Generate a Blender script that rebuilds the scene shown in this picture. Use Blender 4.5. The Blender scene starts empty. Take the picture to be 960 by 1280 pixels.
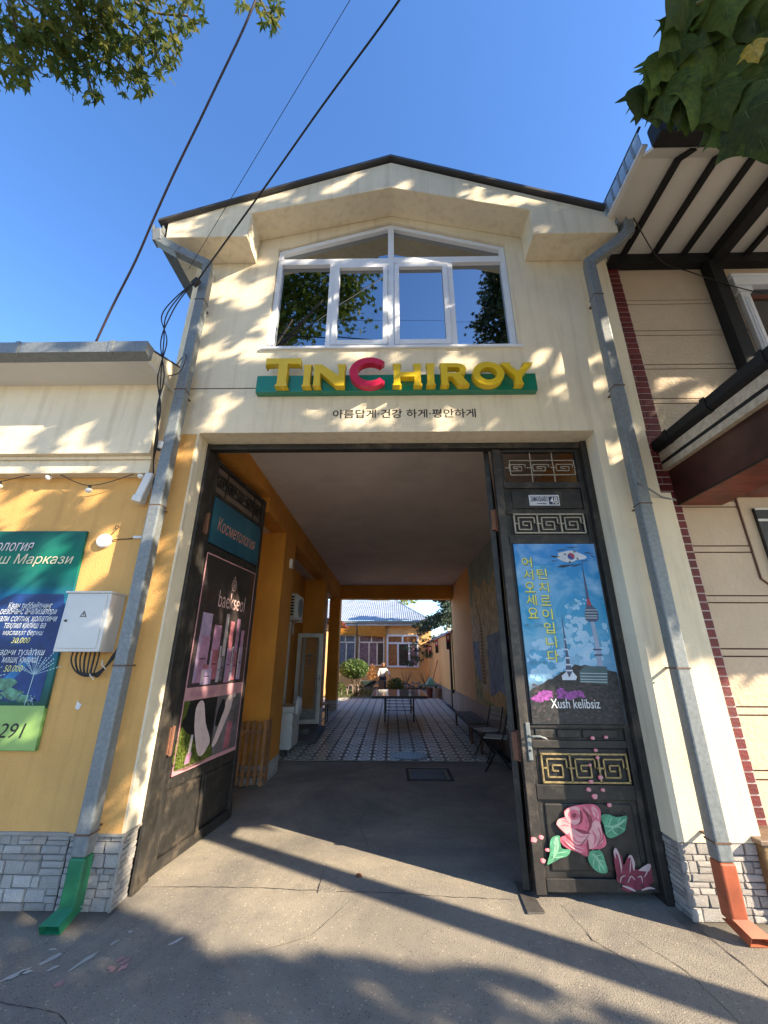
import bpy, math, random
import numpy as np
from mathutils import Vector, Matrix
R = math.radians
S = bpy.context.scene
COL = S.collection
rng = random.Random(7)

# ------------------------------------------------------------ camera
cam_d = bpy.data.cameras.new('camera'); cam = bpy.data.objects.new('camera', cam_d); COL.objects.link(cam)
PITCH, YAW, ROLL, FPX = R(20.116), R(1.167), R(0.243), 500.8
fw = Vector((-math.sin(YAW)*math.cos(PITCH), math.cos(YAW)*math.cos(PITCH), math.sin(PITCH)))
rt = Vector((math.cos(YAW), math.sin(YAW), 0)); up = rt.cross(fw)
rt2 = math.cos(ROLL)*rt + math.sin(ROLL)*up; up2 = -math.sin(ROLL)*rt + math.cos(ROLL)*up
CAM = Vector((0, 0, 1.6))
m3 = Matrix((rt2, up2, -fw)).transposed()
cam.matrix_world = Matrix.Translation(CAM) @ m3.to_4x4()
cam_d.sensor_fit = 'VERTICAL'; cam_d.sensor_height = 36; cam_d.lens = 36*FPX/1280
cam_d.clip_start = 0.05; cam_d.clip_end = 3000
S.camera = cam
S.render.resolution_x = 768; S.render.resolution_y = 1024

# ------------------------------------------------------------ sky and sun
SUN = Vector((1.8, -1.0, 1.15)).normalized()
el = math.asin(SUN.z); az = math.atan2(SUN.x, SUN.y)
W = bpy.data.worlds.new('World'); S.world = W; W.use_nodes = True
nt = W.node_tree; bg = nt.nodes['Background']
sky = nt.nodes.new('ShaderNodeTexSky'); sky.sky_type = 'NISHITA'; sky.sun_disc = False
sky.sun_elevation = el; sky.sun_rotation = az; sky.air_density = 1.0; sky.dust_density = 0.4; sky.ozone_density = 2.6
hsv = nt.nodes.new('ShaderNodeHueSaturation'); hsv.inputs['Saturation'].default_value = 1.2; hsv.inputs['Hue'].default_value = 0.507
nt.links.new(sky.outputs[0], hsv.inputs['Color']); nt.links.new(hsv.outputs[0], bg.inputs[0]); bg.inputs[1].default_value = 0.15
sd = bpy.data.lights.new('sun', 'SUN'); sd.energy = 5.0; sd.angle = R(0.4); sd.color = (1.0, 0.84, 0.62)
so = bpy.data.objects.new('sun', sd); COL.objects.link(so)
so.rotation_euler = (-SUN).to_track_quat('-Z', 'Y').to_euler()
S.view_settings.view_transform = 'Standard'; S.view_settings.look = 'None'
S.view_settings.exposure = 1.45; S.view_settings.gamma = 1.0

# ------------------------------------------------------------ materials
MATS = {}
def mat(name, col, rough=0.8, col2=None, var=0.12, scale=2.5, bump=0.0, bscale=60, metal=0.0, rand=0.0,
        spec=0.5, coat=0.0, trans=0.0, detail=6, stain=None, emit=None, streak=0.0, speck=0.0):
    if name in MATS: return MATS[name]
    m = bpy.data.materials.new(name); m.use_nodes = True; MATS[name] = m
    t = m.node_tree; N = t.nodes; L = t.links; b = N['Principled BSDF']
    b.inputs['Roughness'].default_value = rough; b.inputs['Metallic'].default_value = metal
    b.inputs['Specular IOR Level'].default_value = spec
    if coat: b.inputs['Coat Weight'].default_value = coat; b.inputs['Coat Roughness'].default_value = 0.06
    tc = N.new('ShaderNodeTexCoord')
    c2 = col2 or tuple(max(0, c*(1-2*var)) for c in col)
    c1 = col if col2 else tuple(min(1, c*(1+var)) for c in col)
    n = N.new('ShaderNodeTexNoise'); n.inputs['Scale'].default_value = scale; n.inputs['Detail'].default_value = detail
    n.inputs['Roughness'].default_value = 0.62
    L.new(tc.outputs['Object'], n.inputs['Vector'])
    rp = N.new('ShaderNodeValToRGB'); rp.color_ramp.elements[0].position = 0.34; rp.color_ramp.elements[1].position = 0.66
    rp.color_ramp.elements[0].color = (*c2, 1); rp.color_ramp.elements[1].color = (*c1, 1)
    L.new(n.outputs[0], rp.inputs[0]); out = rp.outputs[0]
    if stain:   # (colour, scale, threshold, strength)
        n2 = N.new('ShaderNodeTexNoise'); n2.inputs['Scale'].default_value = stain[1]; n2.inputs['Detail'].default_value = 8
        n2.inputs['Roughness'].default_value = 0.7
        L.new(tc.outputs['Object'], n2.inputs['Vector'])
        r2 = N.new('ShaderNodeValToRGB'); r2.color_ramp.elements[0].position = stain[2]; r2.color_ramp.elements[1].position = min(1, stain[2]+0.16)
        r2.color_ramp.elements[0].color = (0, 0, 0, 1); r2.color_ramp.elements[1].color = (stain[3],)*3 + (1,)
        L.new(n2.outputs[0], r2.inputs[0])
        mx = N.new('ShaderNodeMixRGB'); L.new(r2.outputs[0], mx.inputs[0]); L.new(out, mx.inputs[1]); mx.inputs[2].default_value = (*stain[0], 1); out = mx.outputs[0]
    if streak:
        mp = N.new('ShaderNodeMapping'); mp.inputs['Scale'].default_value = (9, 9, .55); L.new(tc.outputs['Object'], mp.inputs[0])
        n4 = N.new('ShaderNodeTexNoise'); n4.inputs['Scale'].default_value = 1.6; n4.inputs['Detail'].default_value = 7; L.new(mp.outputs[0], n4.inputs['Vector'])
        r4 = N.new('ShaderNodeValToRGB'); r4.color_ramp.elements[0].position = .50; r4.color_ramp.elements[1].position = .72; r4.color_ramp.elements[1].color = (streak,)*3+(1,)
        L.new(n4.outputs[0], r4.inputs[0]); mx = N.new('ShaderNodeMixRGB'); mx.blend_type = 'MULTIPLY'; L.new(r4.outputs[0], mx.inputs[0]); L.new(out, mx.inputs[1]); mx.inputs[2].default_value = (.62, .58, .52, 1); out = mx.outputs[0]
    if speck:
        for sc_, cc, th in ((150, (.45, .43, .40), .86), (95, (.35, .33, .3), .90), (60, (1.7, 1.65, 1.6), .92)):
            vo = N.new('ShaderNodeTexVoronoi'); vo.inputs['Scale'].default_value = sc_; L.new(tc.outputs['Object'], vo.inputs['Vector'])
            wn = N.new('ShaderNodeTexWhiteNoise'); L.new(vo.outputs['Position'], wn.inputs['Vector'])
            g1 = N.new('ShaderNodeMath'); g1.operation = 'GREATER_THAN'; g1.inputs[1].default_value = th; L.new(wn.outputs['Value'], g1.inputs[0])
            g2 = N.new('ShaderNodeMath'); g2.operation = 'LESS_THAN'; g2.inputs[1].default_value = .36; L.new(vo.outputs['Distance'], g2.inputs[0])
            g3 = N.new('ShaderNodeMath'); g3.operation = 'MULTIPLY'; L.new(g1.outputs[0], g3.inputs[0]); L.new(g2.outputs[0], g3.inputs[1])
            g4 = N.new('ShaderNodeMath'); g4.operation = 'MULTIPLY'; g4.inputs[1].default_value = speck; L.new(g3.outputs[0], g4.inputs[0])
            mx = N.new('ShaderNodeMixRGB'); mx.blend_type = 'MULTIPLY'; L.new(g4.outputs[0], mx.inputs[0]); L.new(out, mx.inputs[1]); mx.inputs[2].default_value = (*cc, 1); out = mx.outputs[0]
        n5 = N.new('ShaderNodeTexNoise'); n5.inputs['Scale'].default_value = .55; n5.inputs['Detail'].default_value = 9; n5.inputs['Roughness'].default_value = .68; n5.inputs['Distortion'].default_value = .8; L.new(tc.outputs['Object'], n5.inputs['Vector'])
        r5 = N.new('ShaderNodeValToRGB'); r5.color_ramp.elements[0].position = .38; r5.color_ramp.elements[1].position = .62; r5.color_ramp.elements[0].color = (.66, .66, .68, 1); r5.color_ramp.elements[1].color = (1.12, 1.08, 1.0, 1)
        L.new(n5.outputs[0], r5.inputs[0]); mx = N.new('ShaderNodeMixRGB'); mx.blend_type = 'MULTIPLY'; mx.inputs[0].default_value = 1; L.new(out, mx.inputs[1]); L.new(r5.outputs[0], mx.inputs[2]); out = mx.outputs[0]
    if rand:
        oi = N.new('ShaderNodeObjectInfo'); mr = N.new('ShaderNodeMapRange')
        mr.inputs[3].default_value = 1-rand; mr.inputs[4].default_value = 1+rand
        L.new(oi.outputs['Random'], mr.inputs[0])
        hs = N.new('ShaderNodeHueSaturation'); L.new(mr.outputs[0], hs.inputs['Value']); L.new(out, hs.inputs['Color']); out = hs.outputs[0]
    L.new(out, b.inputs['Base Color'])
    if bump:
        n3 = N.new('ShaderNodeTexNoise'); n3.inputs['Scale'].default_value = bscale; n3.inputs['Detail'].default_value = 5
        L.new(tc.outputs['Object'], n3.inputs['Vector'])
        bp = N.new('ShaderNodeBump'); bp.inputs['Strength'].default_value = bump; bp.inputs['Distance'].default_value = 0.01
        L.new(n3.outputs[0], bp.inputs['Height']); L.new(bp.outputs[0], b.inputs['Normal'])
    if emit: b.inputs['Emission Color'].default_value = (*emit, 1); b.inputs['Emission Strength'].default_value = 1
    if trans:
        tr = N.new('ShaderNodeBsdfTranslucent'); L.new(out, tr.inputs[0])
        ms = N.new('ShaderNodeMixShader'); ms.inputs[0].default_value = trans
        o = N['Material Output']; L.new(b.outputs[0], ms.inputs[1]); L.new(tr.outputs[0], ms.inputs[2]); L.new(ms.outputs[0], o.inputs[0])
    return m

M_cream = mat('cream_stucco', (0.77, 0.68, 0.505), 0.9, var=0.04, scale=1.3, bump=0.45, bscale=70, stain=((0.61, 0.535, 0.395), 2.2, 0.55, 0.5), streak=.4)
M_yellow = mat('ochre_stucco', (0.68, 0.385, 0.125), 0.9, var=0.05, scale=1.6, bump=0.45, bscale=70, stain=((0.56, 0.33, 0.12), 3, 0.53, 0.6), streak=.3)
M_orange = mat('orange_wall_paint', (0.62, 0.26, 0.035), 0.85, var=0.08, scale=1.3, bump=0.25, bscale=60, streak=.25)
M_court = mat('courtyard_wall_paint', (0.74, 0.42, 0.16), 0.85, var=0.06, scale=1.2, bump=0.2, bscale=60)
M_ceil = mat('ceiling_plaster', (0.66, 0.58, 0.52), 0.9, var=0.05, scale=0.9, bump=0.15, bscale=30, stain=((0.5, 0.43, 0.38), 1.2, 0.5, 0.5))
M_conc = mat('concrete', (0.36, 0.325, 0.27), 0.85, col2=(0.27, 0.247, 0.21), scale=1.6, bump=0.5, bscale=120, detail=12, stain=((0.20, 0.185, 0.165), 2.6, 0.55, 0.6), speck=.8)
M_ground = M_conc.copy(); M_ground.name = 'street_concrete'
_t = M_ground.node_tree; _N = _t.nodes; _L = _t.links; _b = _N['Principled BSDF']; _src = _b.inputs['Base Color'].links[0].from_socket
_tc = _N.new('ShaderNodeTexCoord'); _s = _N.new('ShaderNodeSeparateXYZ'); _L.new(_tc.outputs['Object'], _s.inputs[0])
def _m(op, a, b=None):
    n = _N.new('ShaderNodeMath'); n.operation = op
    for i, q in enumerate((a, b)):
        if q is None: continue
        if isinstance(q, (int, float)): n.inputs[i].default_value = q
        else: _L.new(q, n.inputs[i])
    return n.outputs[0]
_nz = _N.new('ShaderNodeTexNoise'); _nz.inputs['Scale'].default_value = 6; _nz.inputs['Detail'].default_value = 8; _L.new(_tc.outputs['Object'], _nz.inputs['Vector'])
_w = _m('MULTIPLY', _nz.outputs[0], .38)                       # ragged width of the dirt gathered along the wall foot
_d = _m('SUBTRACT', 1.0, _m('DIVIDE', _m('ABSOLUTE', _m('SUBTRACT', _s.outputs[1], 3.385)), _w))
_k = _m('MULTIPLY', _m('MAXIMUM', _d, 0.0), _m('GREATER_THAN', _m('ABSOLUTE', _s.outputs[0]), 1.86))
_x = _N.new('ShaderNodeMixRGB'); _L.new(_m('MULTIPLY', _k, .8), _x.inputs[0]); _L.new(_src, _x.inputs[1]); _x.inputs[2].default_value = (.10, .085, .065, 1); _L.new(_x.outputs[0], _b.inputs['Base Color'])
M_crack = mat('crack_dirt', (0.035, 0.03, 0.027), 1.0)
M_stone = mat('stone_cladding', (0.68, 0.645, 0.60), 0.85, col2=(0.42, 0.40, 0.38), scale=13, bump=1.0, bscale=40, rand=0.2, stain=((0.25, 0.22, 0.2), 17, .62, .7))
M_mortar = mat('mortar', (0.055, 0.052, 0.05), 0.95, scale=8, bump=0.4)
M_galv = mat('galvanised_steel', (0.22, 0.245, 0.255), 0.5, col2=(0.15, 0.17, 0.18), scale=38, bump=0.12, bscale=10, metal=0.2, stain=((0.32, 0.33, 0.32), 5, 0.62, 0.4))
M_green = mat('green_paint', (0.015, 0.16, 0.075), 0.45, var=0.15, scale=6, bump=0.1, bscale=30)
M_red = mat('red_primer', (0.36, 0.085, 0.035), 0.55, var=0.15, scale=6, stain=((0.24, 0.12, 0.09), 14, 0.6, 0.7))
M_black = mat('black_gate_paint', (0.026, 0.024, 0.022), 0.5, var=0.25, scale=9, bump=0.15, bscale=35, stain=((0.10, 0.08, 0.06), 5, 0.52, 0.75), spec=0.5)
M_blackp = mat('black_plain', (0.018, 0.018, 0.019), 0.5, var=0.2, scale=12)
M_grill = mat('grille_steel', (0.42, 0.38, 0.31), 0.5, metal=0.3, scale=30)
M_gold = mat('brass_paint', (0.42, 0.32, 0.15), 0.45, metal=0.5, scale=30, var=0.25)
M_pvc = mat('white_pvc', (0.74, 0.77, 0.82), 0.35, var=0.03, scale=3)
M_glass = mat('mirror_glass', (0.33, 0.35, 0.36), 0.012, var=0.0, metal=1.0, scale=1)
M_glassd = mat('dim_glass', (0.10, 0.105, 0.115), 0.03, var=0.0, metal=0.85)
M_brick = mat('red_brick', (0.13, 0.014, 0.016), 0.6, var=0.2, scale=18, bump=0.4, bscale=80, rand=0.2)
M_grout = mat('white_grout', (0.52, 0.43, 0.42), 0.9)
M_house = mat('beige_textured_render', (0.56, 0.45, 0.33), 0.85, var=0.05, scale=2, bump=0.9, bscale=28)
M_line = mat('brown_groove', (0.12, 0.055, 0.04), 0.9)
M_soff = mat('soffit_sheet', (0.66, 0.64, 0.59), 0.55, var=0.05, scale=1.5)
M_wood = mat('pallet_wood', (0.25, 0.115, 0.045), 0.75, var=0.2, scale=12, bump=0.3, bscale=40, rand=0.25)
M_brown = mat('brown_plank', (0.16, 0.035, 0.018), 0.45, var=0.2, scale=5, rand=0.12, bump=0.1, bscale=20)
M_mottle = mat('mottled_fascia', (0.58, 0.50, 0.38), 0.7, col2=(0.40, 0.33, 0.24), scale=22, bump=0.3)
M_dkmet = mat('anthracite_metal', (0.010, 0.010, 0.011), 0.65, var=0.15, scale=10, spec=0.35)
M_tile = mat('floor_tile', (0.25, 0.23, 0.205), 0.7, var=0.12, scale=8, rand=0.18, spec=0.3)
M_tiler = mat('floor_tile_ring', (0.62, 0.59, 0.53), 0.3, var=0.12, scale=12, rand=0.14, spec=0.5)
M_marble = mat('grey_marble', (0.30, 0.27, 0.25), 0.5, col2=(0.14, 0.13, 0.125), scale=14, bump=0.5, bscale=30, rand=0.12)
M_bulb = mat('frosted_bulb', (0.80, 0.78, 0.74), 0.25, var=0.0)
M_cable = mat('black_cable', (0.015, 0.015, 0.016), 0.6)
M_cable2 = mat('dark_red_cable', (0.05, 0.03, 0.035), 0.6)
M_box = mat('grey_enamel', (0.60, 0.61, 0.60), 0.4, var=0.03, stain=((0.45, 0.42, 0.36), 6, 0.6, 0.4))
M_plast = mat('white_plastic', (0.68, 0.68, 0.66), 0.4, var=0.05)
M_bark = mat('bark', (0.17, 0.13, 0.09), 0.9, col2=(0.08, 0.06, 0.045), scale=7, bump=1.0, bscale=18)
M_leaf = mat('plane_leaf', (0.075, 0.105, 0.018), 0.65, col2=(0.035, 0.065, 0.012), scale=1.2, trans=0.38, spec=0.15)
M_leafb = mat('big_leaf', (0.105, 0.145, 0.024), 0.6, col2=(0.045, 0.085, 0.018), scale=7, trans=0.5, rand=0.35, spec=0.2, bump=.3, bscale=16)
M_leafy = mat('yellow_leaf', (0.34, 0.25, 0.02), 0.5, trans=0.35, scale=8, var=0.2)
M_leafo = mat('olive_leaf', (0.10, 0.105, 0.018), 0.65, trans=0.45, rand=0.35, scale=6, spec=.15)
M_vein = mat('leaf_vein', (0.10, 0.14, 0.045), 0.7, trans=.3)
M_dleaf = mat('dark_leaf', (0.035, 0.065, 0.018), 0.55, col2=(0.016, 0.034, 0.012), scale=2, trans=0.2)
M_shrub = mat('shrub_leaf', (0.10, 0.17, 0.035), 0.55, col2=(0.05, 0.09, 0.02), scale=2, trans=0.25)
M_fir = mat('fir_needles', (0.045, 0.085, 0.040), 0.7, col2=(0.018, 0.038, 0.020), scale=2)
M_grass = mat('grass', (0.07, 0.115, 0.03), 0.8, var=0.2, scale=9)
M_roofm = mat('dark_roof_metal', (0.05, 0.05, 0.055), 0.5)
M_ltblue = mat('roof_sheet', (0.27, 0.31, 0.36), 0.55, var=0.1, scale=2)
M_sy = mat('sign_yellow', (0.72, 0.50, 0.015), 0.32, var=0.05, scale=3, spec=0.6)
M_sr = mat('sign_crimson', (0.58, 0.02, 0.07), 0.28, var=0.05, scale=3, spec=0.6)
M_sg = mat('sign_green', (0.012, 0.20, 0.12), 0.22, var=0.06, scale=3, spec=0.7)
M_ink = mat('black_ink', (0.02, 0.02, 0.02), 0.7)
def flat(name, c, rough=0.35, coat=0.0, **k): return mat(name, c, rough, var=k.pop('var', 0.08), scale=k.pop('scale', 6), coat=coat, **k)

# ------------------------------------------------------------ mesh helpers
class MB:
    def __init__(s): s.v = []; s.f = []; s.m = []
    def add(s, vs, fs, mi=0):
        o = len(s.v); s.v += [tuple(p) for p in vs]; s.f += [tuple(i+o for i in f) for f in fs]; s.m += [mi]*len(fs); return s
    def box(s, a, b, mi=0):
        x0, y0, z0 = a; x1, y1, z1 = b
        x0, x1 = min(x0, x1), max(x0, x1); y0, y1 = min(y0, y1), max(y0, y1); z0, z1 = min(z0, z1), max(z0, z1)
        return s.add([(x0,y0,z0),(x1,y0,z0),(x1,y1,z0),(x0,y1,z0),(x0,y0,z1),(x1,y0,z1),(x1,y1,z1),(x0,y1,z1)],
                     [(0,3,2,1),(4,5,6,7),(0,1,5,4),(1,2,6,5),(2,3,7,6),(3,0,4,7)], mi)
    def obox(s, c, size, rot=None, mi=0):    # centred box, rotated by a 3x3 matrix
        hx, hy, hz = [k/2 for k in size]; c = Vector(c)
        vs = [Vector((x,y,z)) for z in (-hz,hz) for (x,y) in ((-hx,-hy),(hx,-hy),(hx,hy),(-hx,hy))]
        if rot is not None: vs = [rot @ v for v in vs]
        return s.add([c+v for v in vs], [(0,3,2,1),(4,5,6,7),(0,1,5,4),(1,2,6,5),(2,3,7,6),(3,0,4,7)], mi)
    def bar(s, p, q, w, h=None, mi=0, upv=(0,0,1)):
        p = Vector(p); q = Vector(q); d = q-p; L = d.length; h = h or w
        if L < 1e-6: return s
        d.normalize(); u = Vector(upv)
        if abs(d.dot(u)) > 0.98: u = Vector((0,1,0))
        x = d.cross(u).normalized(); y = x.cross(d)
        rot = Matrix((x, d, y)).transposed()
        return s.obox((p+q)/2, (w, L, h), rot, mi)
    def prism(s, pts, y0, y1, axis='y', mi=0):   # convex-or-not polygon (a,b), extruded along axis
        n = len(pts)
        def P(a, b, c): return {'y': (a, c, b), 'x': (c, a, b), 'z': (a, b, c)}[axis]
        vs = [P(a, b, y0) for a, b in pts] + [P(a, b, y1) for a, b in pts]
        fs = [tuple(range(n)), tuple(range(2*n-1, n-1, -1))] + [(i, n+i, n+(i+1) % n, (i+1) % n) for i in range(n)]
        return s.add(vs, fs, mi)
    def tube(s, pts, r, n=8, mi=0, cap=True):
        pts = [Vector(p) for p in pts]; rs = r if isinstance(r, (list, tuple)) else [r]*len(pts)
        o = len(s.v); pr = None
        for i, p in enumerate(pts):
            d = (pts[min(i+1, len(pts)-1)] - pts[max(i-1, 0)]).normalized()
            if pr is None: a = d.orthogonal().normalized()
            else:
                a = (pr - d*pr.dot(d)).normalized()
            pr = a; b = d.cross(a)
            for k in range(n):
                t = 2*math.pi*k/n; s.v.append(tuple(p + (a*math.cos(t)+b*math.sin(t))*rs[i]))
        for i in range(len(pts)-1):
            for k in range(n):
                s.f.append((o+i*n+k, o+i*n+(k+1) % n, o+(i+1)*n+(k+1) % n, o+(i+1)*n+k)); s.m.append(mi)
        if cap:
            s.f.append(tuple(o+k for k in range(n-1, -1, -1))); s.m.append(mi)
            e = o+(len(pts)-1)*n; s.f.append(tuple(e+k for k in range(n))); s.m.append(mi)
        return s
    def lathe(s, prof, c, n=16, mi=0, ax='z'):
        o = len(s.v); c = Vector(c)
        for r, h in prof:
            for k in range(n):
                t = 2*math.pi*k/n; a, b = r*math.cos(t), r*math.sin(t)
                s.v.append(tuple(c + Vector({'z': (a, b, h), 'y': (a, h, b), 'x': (h, a, b)}[ax])))
        for i in range(len(prof)-1):
            for k in range(n):
                s.f.append((o+i*n+k, o+i*n+(k+1) % n, o+(i+1)*n+(k+1) % n, o+(i+1)*n+k)); s.m.append(mi)
        s.f.append(tuple(o+k for k in range(n-1, -1, -1))); s.m.append(mi)
        e = o+(len(prof)-1)*n; s.f.append(tuple(e+k for k in range(n))); s.m.append(mi)
        return s
    def mesh(s, name, mats, smooth=False):
        me = bpy.data.meshes.new(name); me.from_pydata(s.v, [], s.f)
        if not isinstance(mats, (list, tuple)): mats = [mats]
        for m in mats: me.materials.append(m)
        if len(mats) > 1: me.polygons.foreach_set('material_index', s.m)
        if smooth: me.polygons.foreach_set('use_smooth', [True]*len(me.polygons))
        me.update(); return me
    def build(s, name, mats, parent=None, bevel=0, smooth=False, world=True, fix=True):
        if world and parent is not None:
            o = wloc(parent)
            if o.length > 0: s.v = [(a-o.x, b-o.y, c-o.z) for a, b, c in s.v]
        me = s.mesh(name, mats, smooth)
        if fix:
            import bmesh
            bm = bmesh.new(); bm.from_mesh(me); bmesh.ops.recalc_face_normals(bm, faces=bm.faces); bm.to_mesh(me); bm.free()
        ob = link(name, me, parent)
        if bevel:
            b = ob.modifiers.new('bevel', 'BEVEL'); b.width = bevel; b.segments = 2; b.limit_method = 'ANGLE'; b.angle_limit = R(40)
        return ob
def wloc(p):
    v = Vector((0, 0, 0))
    while p is not None: v += Vector(p.location); p = p.parent
    return v
def link(name, data, parent=None):
    o = bpy.data.objects.new(name, data); COL.objects.link(o)
    if parent is not None: o.parent = parent
    return o
def tag(o, label=None, cat=None, group=None, kind=None):
    if label: o['label'] = label
    if cat: o['category'] = cat
    if group: o['group'] = group
    if kind: o['kind'] = kind
    return o
def thing(name, label, cat, loc=(0, 0, 0), rz=0, group=None):
    o = link(name, None); o.location = loc; o.rotation_euler = (0, 0, rz); o.empty_display_size = 0.1
    return tag(o, label, cat, group)
def struct(name, mb, m, **k): return tag(mb.build(name, m, **k), kind='structure')
def piece(name, me, parent, loc, sc=(1, 1, 1), rot=(0, 0, 0)):
    o = link(name, me, parent); o.location = loc; o.scale = sc; o.rotation_euler = rot; return o
def dup(root, loc, rz=None, label=None):
    def cp(o, par):
        c = o.copy(); COL.objects.link(c); c.parent = par
        for ch in o.children: cp(ch, c)
        return c
    c = cp(root, None); c.location = loc
    if rz is not None: c.rotation_euler = (0, 0, rz)
    if label: c['label'] = label
    return c

class Frame:     # a plane to print on: o + u*right + v*up, n points to the viewer
    def __init__(s, o, u, v): s.o = Vector(o); s.u = Vector(u).normalized(); s.v = Vector(v).normalized(); s.n = s.u.cross(s.v)
    def P(s, a, b, h=0): return s.o + s.u*a + s.v*b + s.n*h
    def mat4(s, a, b, h, sx, sy):
        m = Matrix.Identity(4)
        for i in range(3): m[i][0] = s.u[i]*sx; m[i][1] = s.v[i]*sy; m[i][2] = s.n[i]; m[i][3] = s.P(a, b, h)[i]
        return m
def poly(mb, fr, pts, h, mi=0):
    mb.add([fr.P(a, b, h) for a, b in pts], [tuple(range(len(pts)))], mi)
def ell(cx, cy, rx, ry, n=20, a0=0): return [(cx+rx*math.cos(a0+2*math.pi*k/n), cy+ry*math.sin(a0+2*math.pi*k/n)) for k in range(n)]
def blob(cx, cy, rx, ry, n=22, j=0.18, seed=0):
    r = random.Random(seed); ph = [r.uniform(0, 6.28) for _ in range(3)]
    return [(cx+rx*math.cos(t)*(1+j*math.sin(3*t+ph[0])+j*.6*math.sin(5*t+ph[1])), cy+ry*math.sin(t)*(1+j*math.sin(4*t+ph[2])))
            for t in [2*math.pi*k/n for k in range(n)]]
def text(s, fr, box, m, parent, h=0.003, ext=0.0, shear=0.0, name='lettering', bold=0.0, keep=False):
    cu = bpy.data.curves.new('t', 'FONT'); cu.body = s; cu.extrude = ext; cu.offset = bold; cu.shear = shear; cu.resolution_u = 3
    cu.fill_mode = 'BOTH' if ext else 'FRONT'
    to = bpy.data.objects.new('t', cu); COL.objects.link(to)
    bpy.context.view_layer.update()
    dg = bpy.context.evaluated_depsgraph_get(); me = bpy.data.meshes.new_from_object(to.evaluated_get(dg))
    bpy.data.objects.remove(to)
    co = np.empty(len(me.vertices)*3); me.vertices.foreach_get('co', co); co = co.reshape(-1, 3)
    if len(co) == 0: return None
    lo, hi = co.min(0), co.max(0)
    a0, b0, a1, b1 = box
    sx = (a1-a0)/(hi[0]-lo[0]); sy = (b1-b0)/(hi[1]-lo[1])
    o = wloc(parent) if (parent is not None and not keep) else Vector((0, 0, 0))
    out = []
    for x, y, z in co:
        p = fr.P(a0+(x-lo[0])*sx, b0+(y-lo[1])*sy, h+z+ext) - o; out += [p.x, p.y, p.z]
    me.vertices.foreach_set('co', out); me.materials.clear(); me.materials.append(m); me.update(); me.name = name
    return link(name, me, parent)
def shape(splines, fr, h, depth, m, parent, name, bevel=0.0):      # outline polygons with holes, extruded
    cu = bpy.data.curves.new('s', 'CURVE'); cu.dimensions = '2D'; cu.fill_mode = 'BOTH'; cu.extrude = depth/2
    if bevel: cu.bevel_depth = bevel; cu.offset = -bevel; cu.bevel_resolution = 1
    for pts in splines:
        sp = cu.splines.new('POLY'); sp.points.add(len(pts)-1); sp.use_cyclic_u = True
        for i, (a, b) in enumerate(pts): sp.points[i].co = (a, b, 0, 1)
    to = bpy.data.objects.new('s', cu); COL.objects.link(to); bpy.context.view_layer.update()
    dg = bpy.context.evaluated_depsgraph_get(); me = bpy.data.meshes.new_from_object(to.evaluated_get(dg))
    bpy.data.objects.remove(to)
    o = wloc(parent) if parent is not None else Vector((0, 0, 0)); out = []
    for v in me.vertices:
        p = fr.P(v.co.x, v.co.y, h+depth/2+v.co.z) - o; out += [p.x, p.y, p.z]
    me.vertices.foreach_set('co', out); me.materials.clear(); me.materials.append(m); me.update(); me.name = name
    return link(name, me, parent)

# in-frame test used only to keep the big street crowns from growing into the view
R3 = np.array([list(rt2), list(-up2), list(fw)])
def inframe(P, marg=60):
    c = (P - np.array(CAM)) @ R3.T
    z = np.maximum(c[:, 2], 1e-3); x = 480+FPX*c[:, 0]/z; y = 640+FPX*c[:, 1]/z
    return (c[:, 2] > 0.02) & (x > -marg) & (x < 960+marg) & (y > -marg) & (y < 1280+marg)
# ============================================================ SETTING
def gz(y): return 0.0 if y < 3.5 else min(0.14, 0.0105*(y-3.5))
ys = [-150, -20, -4, 0, 2, 3.5, 5, 7.4, 10, 13.5, 16.8, 25, 60, 400]; xs = [-200, -30, -8, -3, 0, 3, 8, 30, 200]
g = MB(); g.add([(x, y, gz(y)) for y in ys for x in xs], [(j*9+i, j*9+i+1, (j+1)*9+i+1, (j+1)*9+i) for j in range(len(ys)-1) for i in range(8)])
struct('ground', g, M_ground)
# screed in the passage: its edge against the tiles, patches and cracks
def ribbon(pts, w, z, seed=0):
    mb = MB(); r = random.Random(seed); out = []
    for i in range(len(pts)-1):
        (x0, y0), (x1, y1) = pts[i], pts[i+1]; n = max(2, int(math.hypot(x1-x0, y1-y0)/0.04))
        for k in range(n): t = k/n; out.append((x0+(x1-x0)*t, y0+(y1-y0)*t))
    out.append(pts[-1]); a = []; b = []; ox = oy = 0
    for i, (x, y) in enumerate(out):
        p = out[max(0, i-1)]; q = out[min(len(out)-1, i+1)]; dx, dy = q[0]-p[0], q[1]-p[1]; l = math.hypot(dx, dy) or 1
        ox = ox*.85+r.uniform(-.006, .006); ww = w*r.uniform(.25, 1)*(0.25+min(i, len(out)-1-i, 6)/6*.75)
        nx, ny = -dy/l, dx/l; zz = gz(y)+z
        a.append((x+nx*(ox+ww), y+ny*(ox+ww), zz)); b.append((x+nx*(ox-ww), y+ny*(ox-ww), zz))
    n = len(a); mb.add(a+b, [(n+i, n+i+1, i+1, i) for i in range(n-1)]); return mb
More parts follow.
